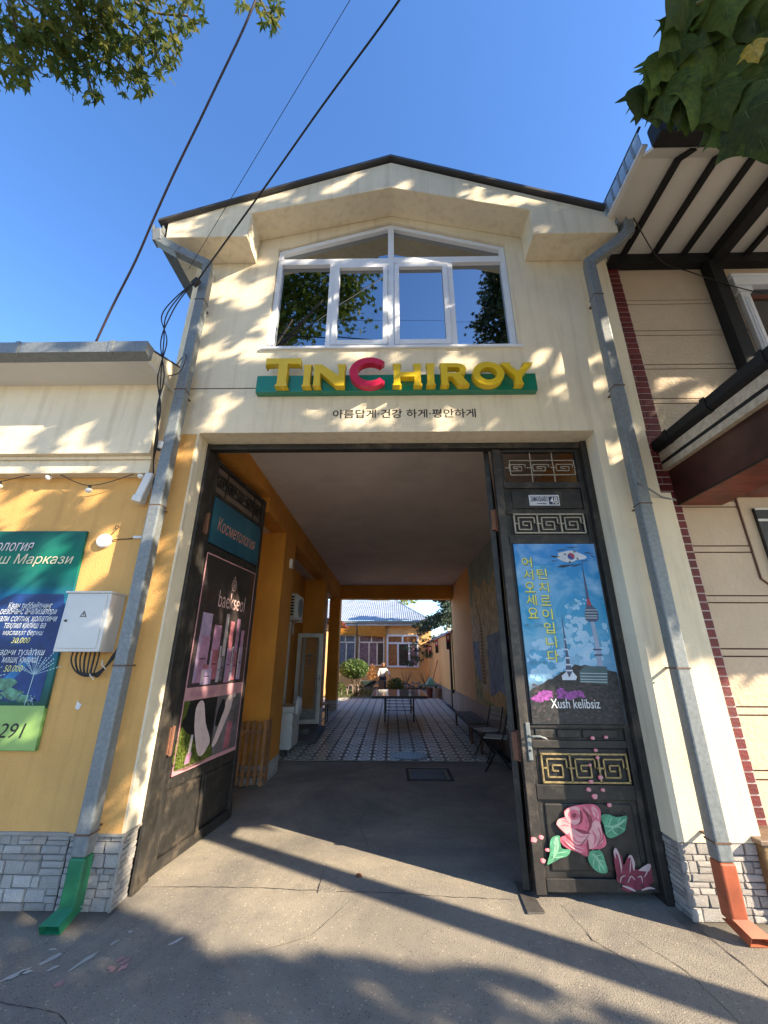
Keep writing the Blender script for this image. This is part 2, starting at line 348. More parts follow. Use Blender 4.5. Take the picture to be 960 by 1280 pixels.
cr = [([(-1.84,3.71),(-0.9,3.72),(-0.41,3.69),(0.4,3.64),(0.92,3.62)], .0035), ([(1.17,3.58),(1.2,3.35),(1.21,3.2),(1.35,3.0),(1.38,2.8)], .0035),
      ([(1.93,3.36),(1.96,2.86),(2.1,2.5),(2.05,2.2)], .005), ([(1.45,3.3),(1.6,2.95),(1.62,2.6)], .003), ([(-1.2,2.3),(-1.6,2.6),(-2.4,2.75)], .003),
      ([(-0.55,3.69),(-0.54,4.1)], .003), ([(-0.2,4.3),(-0.35,5.0),(-0.2,5.6)], .002), ([(-0.9,3.0),(-0.5,3.2),(-0.3,3.6)], .002)]
c = MB()
for k, (p, w) in enumerate(cr): q = ribbon(p, w, .003, k); c.add(q.v, q.f)
struct('pavement_cracks', c, M_crack)
c = MB()
for (x, y, rx, ry, a, s) in ((-1.93, 2.95, .018, .06, -.5, 1), (-1.73, 2.94, .014, .08, -.35, 2), (-2.02, 2.83, .018, .06, -.6, 3), (-1.98, 3.03, .025, .008, 0, 4),
                      (-1.66, 3.1, .01, .03, -.4, 5), (-1.86, 2.88, .012, .03, -.6, 6), (-1.30, 3.12, .012, .05, -.6, 7), (-1.63, 3.2, .015, .01, 0, 8), (-1.98, 2.85, .03, .015, .3, 9)):
    pts = blob(0, 0, rx, ry, 16, .2, s); ca, sa = math.cos(a), math.sin(a)
    c.add([(x+px*ca-py*sa, y+px*sa+py*ca, .004) for px, py in pts], [tuple(range(16))])
struct('white_paint_splashes', c, flat('paint_splash_white', (.48, .46, .42), .8))
c = MB()
for k in range(9):
    a = k*.7; pts = blob(0, 0, .009+.004*(k % 3), .016+.006*(k % 2), 12, .3, 30+k); x, y = -1.51+.034*math.cos(a*1.7), 2.92+.045*math.sin(a)
    c.add([(x+px, y+py, .004+k*.0002) for px, py in pts], [tuple(range(12))])
pts = blob(-1.74, 2.775, .02, .025, 14, .2, 50); c.add([(a, b, .004) for a, b in pts], [tuple(range(14))])
struct('pink_paint_splashes', c, flat('paint_splash_pink', (.42, .24, .24), .8))
c = MB().box((-0.545, 3.67, 0), (-0.415, 3.94, .008)); struct('pavement_patch', c, mat('patch_concrete', (.27, .25, .215), .9, bump=.8, speck=.6))
t = tag(MB().prism([(.93, 3.86), (1.0, 3.86), (1.02, 3.46), (.90, 3.45)], .004, .012, 'z').build('floor_plate', mat('worn_plate', (.16, .15, .14), .5, metal=.5, stain=((.08, .06, .05), 9, .5, .6))),
        'worn steel strip lying on the ground at the foot of the open gate leaf', 'metal plate')

# ---------- tiled courtyard floor: every tile a part of the setting, beyond 300 one joined piece
floor = tag(link('tiled_floor', MB().prism([(-2.25, 7.42), (2.0, 7.42), (2.0, 17.3), (-6.0, 16.5), (-6.0, 13.9), (-2.25, 13.9)], .02, .03, 'z').mesh('tiled_floor', M_mortar)), kind='structure')
def tile_geo():
    mb = MB(); w = .118; rad = lambda k: 2*math.pi*(k+.5)/8
    mb.box((-w, -w, 0), (w, w, .012), 0)
    for (r0, r1, h0, mi) in ((.113, .072, .016, 1),):
        o = [(r0*math.cos(rad(k)), r0*math.sin(rad(k)), .0125) for k in range(8)]
        oo = [(r0*.95*math.cos(rad(k)), r0*.95*math.sin(rad(k)), h0) for k in range(8)]
        ii = [(r1*math.cos(rad(k)), r1*math.sin(rad(k)), h0) for k in range(8)]
        i2 = [(r1*.94*math.cos(rad(k)), r1*.94*math.sin(rad(k)), .0128) for k in range(8)]
        mb.add(o+oo+ii+i2, [(a*8+k, a*8+(k+1) % 8, (a+1)*8+(k+1) % 8, (a+1)*8+k) for a in range(3) for k in range(8)], mi)
        mb.add([(.03*math.cos(rad(k)), .03*math.sin(rad(k)), .0145) for k in range(8)], [tuple(range(8))], 1)
    return mb
tg = tile_geo(); tme = tg.mesh('tile', [M_tile, M_tiler])
cnt = 0; rest = MB(); P = .243
for j in range(40):
    for i in range(-20, 9):
        x, y = .02+P*i, 7.55+P*j
        if x > 1.95 or (y < 13.9 and x < -2.1) or y > 17.05 or x < -5.0: continue
        if (x-.29)**2+(y-7.79)**2 < .05: continue
        z = gz(y)+.004
        if cnt < 290 and -1.95 < x:
            piece('tile', tme, floor, (x, y, z), rot=(0, 0, rng.choice((0, 1.5708)))); cnt += 1
        else: rest.add([(a+x, b+y, c+z) for a, b, c in tg.v], tg.f); rest.m[-len(tg.m):] = tg.m
tag(rest.build('far_tiles', [M_tile, M_tiler], floor, fix=False), kind='stuff')
floor.location.z = 0.0
# floor bed under far tiles follows the gentle rise
tag(MB().add([(-6, y, gz(y)+.002) for y in (7.42, 10, 13.5, 17.2)]+[(2.0, y, gz(y)+.002) for y in (7.42, 10, 13.5, 17.2)], [(i, i+4, i+5, i+1) for i in range(3)]).build('tile_bed', M_mortar, floor), kind='structure')

mh = thing('manhole_cover', 'round cast iron manhole cover set in the tiled floor', 'manhole cover', (.29, 7.79, .040))
MB().lathe([(.33, 0), (.33, .022), (.30, .028)], (.29, 7.79, .040), 40).build('rim', mat('cast_iron', (.10, .095, .09), .45, metal=.5), mh)
mb = MB().lathe([(.295, 0), (.295, .024)], (.29, 7.79, .040), 40)
for i in range(-5, 6):
    for j in range(-5, 6):
        if i*i+j*j < 27: mb.box((.29+i*.05-.017, 7.79+j*.05-.017, .063), (.29+i*.05+.017, 7.79+j*.05+.017, .071))
mb.build('plate', mat('cast_iron_worn', (.22, .21, .20), .4, metal=.3), mh)
dg = thing('drain_cover', 'square steel drain cover sunk in the dark concrete of the passage', 'drain cover', (.5, 6.73, .03))
MB().box((.2, 6.42, .02), (.85, 6.46, .042)).box((.2, 7.02, .02), (.85, 7.06, .042)).box((.2, 6.46, .02), (.24, 7.02, .042)).box((.81, 6.46, .02), (.85, 7.02, .042)).build('frame', M_mortar, dg)
mb = MB().box((.28, 6.48, .02), (.76, 6.98, .036))
for i in range(12): mb.box((.3+i*.038, 6.5, .036), (.318+i*.038, 6.72, .042)); mb.box((.3+i*.038, 6.75, .036), (.318+i*.038, 6.96, .042))
mb.build('grate', mat('worn_steel', (.09, .085, .08), .6, metal=.2), dg)
lf = MB().add([(-.27, 3.9, .03), (-.29, 3.93, .006), (-.25, 3.94, .012), (-.235, 3.9, .006), (-.25, 3.87, .02), (-.28, 3.875, .008)], [(0, 1, 2), (0, 2, 3), (0, 3, 4), (0, 4, 5), (0, 5, 1)])
tag(lf.build('fallen_leaf', mat('dry_leaf', (.22, .08, .03), .8)), 'curled brown fallen leaf on the sunlit strip of concrete', 'leaf')

# ---------- irregular stone cladding, every stone a part
stone_meshes = []
for k in range(6):
    r = random.Random(k); j = lambda: r.uniform(-.06, .06)
    b = [(-.5, 0, -.5), (.5, 0, -.5), (.5, 0, .5), (-.5, 0, .5)]
    f_ = [(-.46+j()*.7, -1, -.45+j()), (.46+j()*.7, -1+r.uniform(0, .4), -.45+j()), (.46+j()*.7, -1, .45+j()), (-.46+j()*.7, -1+r.uniform(0, .4), .45+j())]
    mid = (j(), -1.15+r.uniform(-.2, .2), j())
    m_ = MB().add(b+f_+[mid], [(0, 1, 5, 4), (1, 2, 6, 5), (2, 3, 7, 6), (3, 0, 4, 7), (4, 5, 8), (5, 6, 8), (6, 7, 8), (7, 4, 8)])
    stone_meshes.append(m_.mesh('stone', M_stone))
def cladding(parent, fr_o, ux, width, z0, z1, dep=.012, hmin=.028, hmax=.085, wmin=.04, wmax=.17):
    """stones laid on a vertical face; fr_o = lower left corner, ux = direction to the right seen from outside"""
    ux = Vector((ux[0], ux[1], 0)).normalized(); ang = math.atan2(ux.y, ux.x); z = z0; base = wloc(parent)
    while z < z1-.012:
        h = min(rng.uniform(hmin, hmax), z1-z)
        if z1-z-h < .02: h = z1-z
        x = 0
        while x < width-.01:
            w = min(rng.uniform(wmin, wmax), width-x)
            if width-x-w < .03: w = width-x
            p = Vector(fr_o)+ux*(x+w/2); p.z = z+h/2; p -= base
            split = h > .055 and rng.random() < .35
            if split:
                for s_ in (-1, 1):
                    q = p.copy(); q.z += s_*h/4
                    piece('stone', rng.choice(stone_meshes), parent, q, (w-.004, dep*rng.uniform(.6, 1.2), h/2-.003), (0, 0, ang))
            else: piece('stone', rng.choice(stone_meshes), parent, p, (w-.004, dep*rng.uniform(.6, 1.2), h-.003), (0, 0, ang))
            x += w
        z += h

# ============================================================ GATEHOUSE
G = thing('gatehouse', 'tall cream gabled gatehouse with arched window over the open passage gateway', 'building', (0, 3.6, 0))
F0, F1 = 3.385, 3.80
w = MB()
w.box((-2.27, F0, .43), (-1.884, F1, 3.67)); w.box((1.95, F0, .43), (2.43, F1, 3.67)); w.box((2.43, F0+.002, .43), (2.52, F1, 3.02))
MB().box((-2.23, 3.402, 0), (-1.90, F1, .43)).build('plinth_core', M_mortar, G); MB().box((1.966, 3.402, 0), (2.5, F1, .43)).build('plinth_core', M_mortar, G)
def wq(pts): w.prism(pts, F0, F1)
wq([(-2.27, 3.67), (2.44, 3.67), (2.46, 4.70), (-2.27, 4.70)])
wq([(-2.27, 4.70), (-1.34, 4.70), (-1.34, 6.58), (-2.27, 6.22)]); wq([(1.345, 4.70), (2.46, 4.70), (2.47, 6.22), (1.345, 6.58)])
wq([(-1.34, 6.19), (0, 6.63), (0, 7.15), (-1.34, 6.58)]); wq([(0, 6.63), (1.345, 6.21), (1.345, 6.58), (0, 7.15)])
w.build('front_wall', M_cream, G)
MB().box((-2.274, F0-.005, .44), (-1.902, F0+.01, 3.655)).build('ochre_pilaster', M_yellow, G)
MB().box((-2.1, F0-.003, 4.186), (-1.36, F0+.001, 4.194)).build('groove', M_crack, G)
w = MB()   # side and rear walls, upper room
w.box((-2.27, F1, 0), (-2.2, 13.8, 3.5)); MB().box((2.0, F1, 0), (2.44, 13.8, 3.9)).build('right_passage_wall', mat('peach_paint', (0.72, 0.40, 0.17), 0.85, var=0.06, scale=1.2, bump=0.2), G)
w.box((-2.2, 10.2, .5), (-1.70, 10.65, 3.5)); w.box((-2.2, 6.15, .26), (-1.70, 6.85, 3.5)); w.box((-2.05, 13.4, .42), (-1.70, 13.8, 3.5))
w.box((-1.95, F1, 3.72), (-1.70, 5.16, 3.9)); w.box((-1.95, 5.16, 3.5), (-1.70, 13.8, 3.9)); w.box((-1.70, 13.4, 3.47), (2.0, 13.8, 3.9))
w.build('passage_wall', M_orange, G)
w = MB().box((-1.70, F1, 3.9), (2.0, 13.4, 4.1)).box((-2.2, F1, 3.723), (-1.95, 5.16, 3.9)).box((-2.2, 5.16, 3.503), (-1.95, 13.8, 3.9))
w.build('ceiling', M_ceil, G)
w = MB().box((-2.27, F1, 3.5), (-2.2, 13.8, 6.2)).box((2.38, F1, 3.9), (2.45, 13.8, 6.2)).prism([(-2.27, 3.9), (2.45, 3.9), (2.45, 6.2), (0, 7.15), (-2.27, 6.2)], 13.6, 13.8)
w.build('side_wall', M_cream, G)
ev = [(-2.48, 5.95), (-1.58, 5.95), (-1.57, 6.32), (0, 6.72), (1.55, 6.30), (1.54, 5.92), (2.45, 5.92), (2.47, 6.2), (0, 7.17), (-2.5, 6.2)]
MB().prism(ev, 3.06, F0-.001).build('boxed_eave', M_cream, G, bevel=.006)
MB().box((-2.48, F0, 5.95), (-2.272, 13.8, 6.19)).box((2.462, F0, 5.92), (2.49, 13.8, 6.19)).build('side_eave', M_cream, G)
r_ = MB().prism([(-2.58, 6.18), (0, 7.235), (2.52, 6.235), (2.52, 6.20), (0, 7.20), (-2.58, 6.145)], 3.01, 13.95)
roof = r_.build('roof', M_roofm, G)
for s_, xx in ((-1, -2.58), (1, 2.5)):
    gp = [(xx-.06, 6.12), (xx-.06, 6.02), (xx+.06, 6.02), (xx+.06, 6.10), (xx+.05, 6.10), (xx+.05, 6.03), (xx-.05, 6.03), (xx-.05, 6.12)]
    MB().prism(gp if s_ < 0 else [(2*xx-a, b) for a, b in gp], 3.03, 13.9).build('gutter', M_galv, roof)
for s_ in range(11): pass
# downpipes: square galvanised, painted foot
def sqpipe(path, w_):
    mb = MB()
    for a, b in zip(path[:-1], path[1:]):
        a = Vector(a); b = Vector(b); d = (b-a).normalized(); mb.bar(a-d*0, b+d*w_*.42, w_, w_, upv=(0, 1, 0))
    return mb
def downpipe(name, label, top, paint, x0, x1, zp, kick, pm):
    D = thing(name, label, 'downpipe', (x1, 3.24, 0))
    zt = top[-1][2]; lean = lambda z: x1+(x0-x1)*(z/zt)
    sqpipe(top+[(lean(zt-.1), 3.24, zt-.1)], .098).build('elbow', M_galv, D, bevel=.01)
    for (za, zb, k) in ((zt-.1, 3.9, 0), (3.96, 2.2, .003), (2.26, zp, 0)):
        MB().bar((lean(za), 3.24, za), (lean(zb), 3.24, zb), .1+k, .1+k, upv=(0, 1, 0)).build('pipe_length', M_galv, D, bevel=.012)
    sg = 1 if kick > 0 else -1
    MB().bar((lean(zp), 3.24, zp), (lean(.15), 3.24, .09), .102, .102, upv=(0, 1, 0)).build('painted_foot', pm, D, bevel=.012)
    a = lean(.15); b = a+kick
    mb = MB(); t0 = [(a-.05, 3.19, .115), (a+.05, 3.19, .115), (a+.05, 3.29, .075), (a-.05, 3.29, .075)]
    t1 = [(b-.060, 3.13, .055), (b+.064, 3.13, .055), (b+.068, 3.155, .004), (b-.064, 3.155, .004)]
    mb.add(t0+t1, [(0, 1, 5, 4), (1, 2, 6, 5), (2, 3, 7, 6), (3, 0, 4, 7), (0, 3, 2, 1)]); sh = mb.build('shoe', pm, D)
    sm = sh.modifiers.new('solid', 'SOLIDIFY'); sm.thickness = .004
    for z in (5.2, 4.05, 2.85, 1.55, .5):
        MB().box((lean(z)-.052, 3.187, z-.012), (lean(z)+.052, 3.293, z-.001)).box((lean(z)-.012, 3.29, z-.012), (lean(z)+.012, F0, z-.001)).build('bracket', mat('rusty_bracket', (.12, .07, .045), .8), D)
    return D
downpipe('downpipe', 'galvanised square downpipe with green painted foot left of the gateway', [(-2.58, 3.06, 6.04), (-2.55, 3.06, 5.90), (-2.36, 3.10, 5.80), (-2.06, 3.24, 5.74)], 0, -2.04, -2.06, .37, -.045, M_green)
downpipe('downpipe', 'galvanised square downpipe with rust red painted foot right of the gateway', [(2.56, 3.06, 6.06), (2.55, 3.06, 5.92), (2.42, 3.12, 5.82), (2.18, 3.24, 5.70)], 0, 2.175, 2.12, .39, .06, M_red)
# window
YW = 3.45
Wn = MB(); fr_pts_o = [(-1.335, 4.705), (1.34, 4.705), (1.34, 6.205), (0, 6.62), (-1.335, 6.185)]; 
def inset(pts, d):
    n = len(pts); out = []
    for i in range(n):
        p0 = Vector(pts[i-1]); p1 = Vector(pts[i]); p2 = Vector(pts[(i+1) % n])
        e1 = (p1-p0).normalized(); e2 = (p2-p1).normalized(); n1 = Vector((-e1.y, e1.x)); n2 = Vector((-e2.y, e2.x))
        b = (n1+n2).normalized(); out.append(tuple(p1+b*(d/max(.2, b.dot(n1)))))
    return out
fr_in = inset(fr_pts_o, .055)
n = 5; vs = [(a, YW-.03, b) for a, b in fr_pts_o]+[(a, YW-.03, b) for a, b in fr_in]+[(a, YW+.05, b) for a, b in fr_in]
Wn.add(vs, [(i, (i+1) % n, n+(i+1) % n, n+i) for i in range(n)]+[(n+i, n+(i+1) % n, 2*n+(i+1) % n, 2*n+i) for i in range(n)])
Wn.box((-.035, YW-.032, 4.76), (.035, YW+.05, 6.57)); Wn.box((-1.28, YW-.031, 5.965), (-.035, YW+.05, 6.055)); Wn.box((.035, YW-.031, 5.975), (1.285, YW+.05, 6.065))
Wn.box((-.715, YW-.03, 4.76), (-.655, YW+.05, 5.965)); Wn.box((.655, YW-.03, 4.76), (.715, YW+.05, 5.975))
win = Wn.build('window', M_pvc, G, bevel=.004)
MB().box((-1.38, F0-.03, 4.672), (1.38, YW, 4.704)).build('sill', M_pvc, win, bevel=.004)
for sx in (-1, 1):
    a, b = sorted((sx*.038, sx*.652)); mb = MB(); z0, z1 = 4.765, 5.95
    mb.box((a, YW-.045, z0), (a+.055, YW+.03, z1)).box((b-.055, YW-.045, z0), (b, YW+.03, z1)).box((a+.055, YW-.045, z0), (b-.055, YW+.03, z0+.06)).box((a+.055, YW-.045, z1-.055), (b-.055, YW+.03, z1))
    mb.build('sash', M_pvc, win, bevel=.004)
def pane(pts, par, m=None, y=YW+.02):
    return MB().prism(pts, y, y+.006).build('pane', m or M_glass, par)
pane([(-1.282, 4.758), (-.712, 4.758), (-.712, 5.967), (-1.282, 5.967)], win); pane([(.712, 4.758), (1.287, 4.758), (1.287, 5.977), (.712, 5.977)], win)
pane([(-.60, 4.82), (-.09, 4.82), (-.09, 5.9), (-.60, 5.9)], win, y=YW); pane([(.09, 4.82), (.60, 4.82), (.60, 5.9), (.09, 5.9)], win, y=YW)
pane([(-1.282, 6.05), (-.033, 6.05), (-.033, 6.56), (-1.282, 6.16)], win); pane([(.033, 6.06), (1.287, 6.06), (1.287, 6.18), (.033, 6.565)], win)
# room behind the glass is closed by a dim back sheet
MB().box((-1.4, 3.79, 4.6), (1.4, 3.795, 6.8)).build('dark_back_sheet', M_blackp, G)
# small print under the sign
FF = Frame((0, F0, 0), (1, 0, 0), (0, 0, 1))
text('아름답게·건강 하게·평안하게', FF, (-.58, 3.825, .83, 3.925), M_ink, G, h=.002, bold=.012)
# plinth stones
cladding(G, (-2.27, F0+.017, 0), (1, 0), .386, 0, .43); cladding(G, (-1.884-.017, F0, 0), (0, 1), .20, 0, .43, wmin=.05, wmax=.2, hmin=.025, hmax=.04)
cladding(G, (1.95, F0+.017, 0), (1, 0), .57, 0, .43); cladding(G, (1.95+.017, F0+.20, 0), (0, -1), .20, 0, .43, wmin=.05, wmax=.2, hmin=.025, hmax=.04)
MB().box((-2.28, F0-.012, .425), (-1.874, F0+.2, .44)).build('ledge', mat('ledge_stone', (.34, .31, .28), .9, bump=.5), G)
for (x0, x1, y0, z1) in ((-2.2, -1.70, 6.15, .26), (-2.05, -1.70, 13.4, .42), (-2.2, -1.70, 10.2, .5)):
    MB().box((x0, y0+.01, 0), (x1-.008, y0+(.7 if y0 < 7 else .4), z1)).build('plinth_core', M_mortar, G)
    cladding(G, (x0, y0+.009, gz(y0)), (1, 0), x1-x0, gz(y0), z1, .014, .05, .09, .1, .25)
    cladding(G, (x1-.009, y0, gz(y0)), (0, 1), .7 if y0 < 7 else .4, gz(y0), z1, .014, .05, .09, .1, .25)
# marble plinth slabs along the right passage wall
def slabs(parent, y0, y1, zt, step=.46):
    y = y0; b = wloc(parent); me = MB().box((-.03, -.5, 0), (0, .5, 1)).mesh('slab', M_marble)
    while y < y1-.05:
        l = min(step, y1-y); o = piece('slab', me, parent, (2.0-b.x-rng.uniform(0, .004), y+l/2-b.y, gz(y)-b.z), (1, l-.006, zt-gz(y)+rng.uniform(-.006, .006))); y += l
slabs(G, 3.85, 13.8, .66)
# mural (an invented cliff and plank bridge)
FM = Frame((2.0, 10.45, 0), (0, -1, 0), (0, 0, 1))      # u runs towards the street
mur = MB()
MC = [flat('mural_sky', (.30, .40, .40), .8, var=.15, scale=2), flat('mural_cliff', (.62, .52, .34), .8, var=.22, scale=5), flat('mural_water', (.24, .32, .46), .8, var=.25, scale=5),
      flat('mural_grass', (.38, .36, .15), .8, var=.25, scale=5), flat('mural_plank', (.20, .15, .08), .8, var=.2, scale=9), flat('mural_rope', (.52, .46, .33), .8), flat('mural_rock', (.66, .42, .18), .8, var=.2)]
poly(mur, FM, [(0, .67), (4.8, .67), (4.8, 3.895), (0, 3.895)], .002, 0)
poly(mur, FM, [(0, .67), (0, 2.9), (.25, 2.8), (.55, 3.35), (.8, 3.45), (.95, 3.2), (1.3, 3.1), (1.7, 3.25), (2.2, 3.0), (2.7, 3.3), (3.4, 3.0), (4.2, 3.2), (4.8, 3.1), (4.8, .67)], .003, 1)
poly(mur, FM, [(0, .67), (0, 2.02), (.5, 1.98), (.75, 2.0), (.75, .67)], .004, 2); poly(mur, FM, [(1.55, .67), (1.55, 2.05), (2.6, 2.1), (3.6, 1.9), (4.8, 2.0), (4.8, .67)], .004, 2)
poly(mur, FM, [(0, .67), (0, 1.75), (.35, 1.2), (.7, 1.15), (1.0, .67)], .005, 3); poly(mur, FM, [(.8, .67), (1.0, 1.0), (1.7, .9), (2.3, 1.05), (3.4, .9), (4.8, 1.1), (4.8, .67)], .005, 6)
poly(mur, FM, [(.3, .67), (.9, .8), (2.4, .74), (4.8, .82), (4.8, .67)], .006, 3)
path = [(.62, 3.3, .02), (.66, 2.95, .05), (.80, 2.72, .10), (.98, 2.52, .17), (1.08, 2.3, .22), (1.10, 2.0, .27), (1.06, 1.7, .31), (1.03, 1.4, .36), (1.05, 1.1, .42)]
for a, b in zip(path[:-1], path[1:]):
    poly(mur, FM, [(a[0]-a[2]/2, a[1]), (b[0]-b[2]/2, b[1]), (b[0]+b[2]/2, b[1]), (a[0]+a[2]/2, a[1])], .007, 4)
    for s_ in (-1, 1):
        poly(mur, FM, [(a[0]+s_*a[2]*.5, a[1]), (b[0]+s_*b[2]*.5, b[1]), (b[0]+s_*b[2]*.62, b[1]), (a[0]+s_*a[2]*.62, a[1])], .008, 5)
    for q in range(4):
        t_ = q/4; x = a[0]+(b[0]-a[0])*t_; z = a[1]+(b[1]-a[1])*t_; ww = a[2]+(b[2]-a[2])*t_
        poly(mur, FM, [(x-ww*.42, z), (x+ww*.42, z-.02), (x+ww*.42, z+.004), (x-ww*.42, z+.022)], .0085, 6)
tag(mur.build('mural', MC, G, fix=False))
MB().box((-.95, 3.99, 3.893), (-.1, 4.2, 3.899)).build('ceiling_stain', mat('soot_stain', (.10, .08, .07), .95), G)

# ============================================================ SHOP SIGN
YB, YL = 3.31, 3.235
SG = thing('shop_sign', 'shop sign of yellow and crimson letters TINCHIROY on a green board', 'sign', (0, YB, 4.2))
MB().box((-1.355, YB, 4.085), (1.44, F0, 4.285)).build('board', M_sg, SG, bevel=.004)
FS = Frame((0, YB, 0), (1, 0, 0), (0, 0, 1))
def rect(x0, z0, x1, z1): return [(x0, z0), (x1, z0), (x1, z1), (x0, z1)]
def stem(x0, x1, z0, z1, f=.014): # flared stem
    zm = .03; return [(x0-f, z0), (x1+f, z0), (x1, z0+zm), (x1, z1-zm), (x1+f, z1), (x0-f, z1), (x0, z1-zm), (x0, z0+zm)]
def arc(cx, cz, rx, rz, a0, a1, n=14): return [(cx+rx*math.cos(R(a0+(a1-a0)*k/n)), cz+rz*math.sin(R(a0+(a1-a0)*k/n))) for k in range(n+1)]
zb, zs, zc = 4.10, 4.355, 4.435
k_ = .979
LT = []
x0, x1 = -1.255, -.905; xm = (x0+x1)/2
LT.append((M_sy, [[(xm-.065, zb), (xm+.065, zb), (xm+.045, zb+.035), (xm+.045, zc-.065), (x1-.015, zc-.07), (x1, zc-.10), (x1, zc), (x0, zc), (x0, zc-.10), (x0+.015, zc-.07), (xm-.045, zc-.065), (xm-.045, zb+.035)]]))
LT.append((M_sy, [stem(-.865, -.80, zb, zs)]))
a, b = -.765, -.46
LT.append((M_sy, [[(a-.005, zb), (a+.075, zb), (a+.063, zb+.03), (a+.063, zs-.10), (b-.085, zb), (b, zb), (b, zs-.03), (b+.012, zs), (b-.078, zs), (b-.062, zs-.03), (b-.062, zb+.12), (a+.075, zs), (a-.012, zs), (a, zs-.03), (a, zb+.03)]]))
cx, cz = -.215, 4.262
LT.append((M_sr, [arc(cx, cz, .20, .175, 42, 318, 30)+arc(cx+.005, cz, .128, .108, 318, 42, 24)]))
a, b = .025, .29
LT.append((M_sy, [[(a-.012, zb), (a+.075, zb), (a+.063, zb+.03), (a+.063, zb+.10), (b-.063, zb+.10), (b-.063, zb+.03), (b-.075, zb), (b+.012, zb), (b, zb+.03), (b, zs-.03), (b+.012, zs), (b-.075, zs), (b-.063, zs-.03), (b-.063, zb+.155), (a+.063, zb+.155), (a+.063, zs-.03), (a+.075, zs), (a-.012, zs), (a, zs-.03), (a, zb+.03)]]))
LT.append((M_sy, [stem(.355, .42, zb, zs)]))
a = .49
LT.append((M_sy, [[(a-.012, zb), (a+.075, zb), (a+.063, zb+.03), (a+.063, zb+.095), (a+.105, zb+.095), (a+.165, zb), (a+.27, zb), (a+.195, zb+.115)]+arc(a+.155, zs-.074, .095, .074, -50, 90, 10)+[(a-.012, zs), (a, zs-.03), (a, zb+.03)],
                 [(a+.063, zb+.14), (a+.063, zs-.045)]+arc(a+.145, zs-.08, .042, .035, 90, -90, 8)]))
cx = .952
LT.append((M_sy, [ell(cx, 4.23, .155, .138, 32), ell(cx, 4.23, .086, .075, 26)]))
a, b = 1.085, 1.395; xm = (a+b)/2
LT.append((M_sy, [[(xm-.045, zb), (xm+.045, zb), (xm+.032, zb+.03), (xm+.032, zb+.10), (b-.02, zs-.03), (b+.005, zs), (b-.095, zs), (b-.085, zs-.03), (xm, zb+.155), (a+.085, zs-.03), (a+.095, zs), (a-.005, zs), (a+.02, zs-.03), (xm-.032, zb+.10), (xm-.032, zb+.03)]]))
for m_, sp in LT: shape(sp, FS, .001, YB-YL, m_, SG, 'letter')
def spl(pts, n=8):
    out = []; P_ = [Vector(p) for p in pts]; P_ = [2*P_[0]-P_[1]]+P_+[2*P_[-1]-P_[-2]]
    for i in range(1, len(P_)-2):
        for k in range(n):
            t = k/n; a, b, c, d = P_[i-1:i+3]
            out.append(.5*((2*b)+(c-a)*t+(2*a-5*b+4*c-d)*t*t+(3*b-a-3*c+d)*t**3))
    out.append(P_[-2]); return out
# ============================================================ GATE
GF = thing('steel_portal', 'black steel posts and top bar lining the passage opening', 'gate portal', (0, 3.62, 0))
MB().box((-1.883, 3.585, 0), (-1.855, 3.70, 3.665)).build('post', M_black, GF, bevel=.004)
MB().box((-1.883, 3.70, 0), (-1.862, 3.80, 3.665)).build('post', M_black, GF, bevel=.004)
MB().box((1.895, 3.57, 0), (1.952, 3.72, 3.665)).build('post', M_black, GF, bevel=.004)
MB().box((-1.855, 3.60, 3.605), (1.895, 3.68, 3.665)).build('lintel_bar', M_black, GF, bevel=.003)
def scroll(mb, fr, x0, z0, w, h, d, flip=False, t=.011, mi=0):
    """a square scroll (key pattern) made of bars"""
    def P(a, b): return fr.P(x0+(w-a if flip else a), z0+b, d)
    pts = [(w*.92, h*.5), (w*.86, h*.5), (w*.86, h*.82), (w*.18, h*.82), (w*.18, h*.18), (w*.70, h*.18), (w*.70, h*.6), (w*.36, h*.6), (w*.36, h*.40), (w*.56, h*.40)]
    for a, b in zip(pts[:-1], pts[1:]): mb.bar(P(*a), P(*b), t, t, mi=mi, upv=fr.n)
    for a, b in (((0, .5*h), (.18*w, .5*h)), ((.86*w, .5*h), (w, .5*h))): mb.bar(P(*a), P(*b), t, t, mi=mi, upv=fr.n)
YD = 3.62
FD = Frame((0, YD, 0), (1, 0, 0), (0, 0, 1))
RD = thing('gate_door', 'closed black wicket door with blue tower poster and painted pink rose', 'door', (1.45, YD, .04))
MB().box((1.02, YD, .03), (1.095, YD+.06, 3.60)).build('stile', mat('worn_black_stile', (.05, .042, .037), .45, col2=(.022, .021, .02), scale=5, bump=.2, stain=((.17, .135, .10), 4, .5, .8)), RD, bevel=.004)
MB().box((1.845, YD+.002, .05), (1.893, YD+.06, 3.60)).build('stile', M_black, RD, bevel=.004)
MB().box((1.095, YD+.02, .05), (1.13, YD+.06, 3.60)).build('stile', M_black, RD, bevel=.003)
MB().box((1.095, YD+.03, .06), (1.845, YD+.05, 3.2)).build('backing_sheet', M_black, RD)
for z0, z1 in ((.045, .125), (.60, .70), (.945, 1.0), (1.085, 1.112), (2.61, 2.70), (2.905, 2.945), (3.175, 3.24), (3.57, 3.60)):
    MB().box((1.10, YD+.004, z0), (1.845, YD+.05, z1)).build('rail', M_black, RD, bevel=.005)
for z0, z1, x0, x1 in ((.16, .575, 1.15, 1.81), (.965, .98, 1.2, 1.8)): 
    MB().box((x0, YD+.018, z0), (x1, YD+.04, z1)).build('panel', M_black, RD, bevel=.012)
for x0, x1 in ((1.14, 1.30), (1.315, 1.50), (1.515, 1.80)): MB().box((x0, YD+.015, 1.012), (x1, YD+.035, 1.075)).build('panel', M_black, RD, bevel=.008)
MB().box((1.17, YD+.012, 2.965), (1.84, YD+.035, 3.155)).build('panel', M_black, RD, bevel=.008)
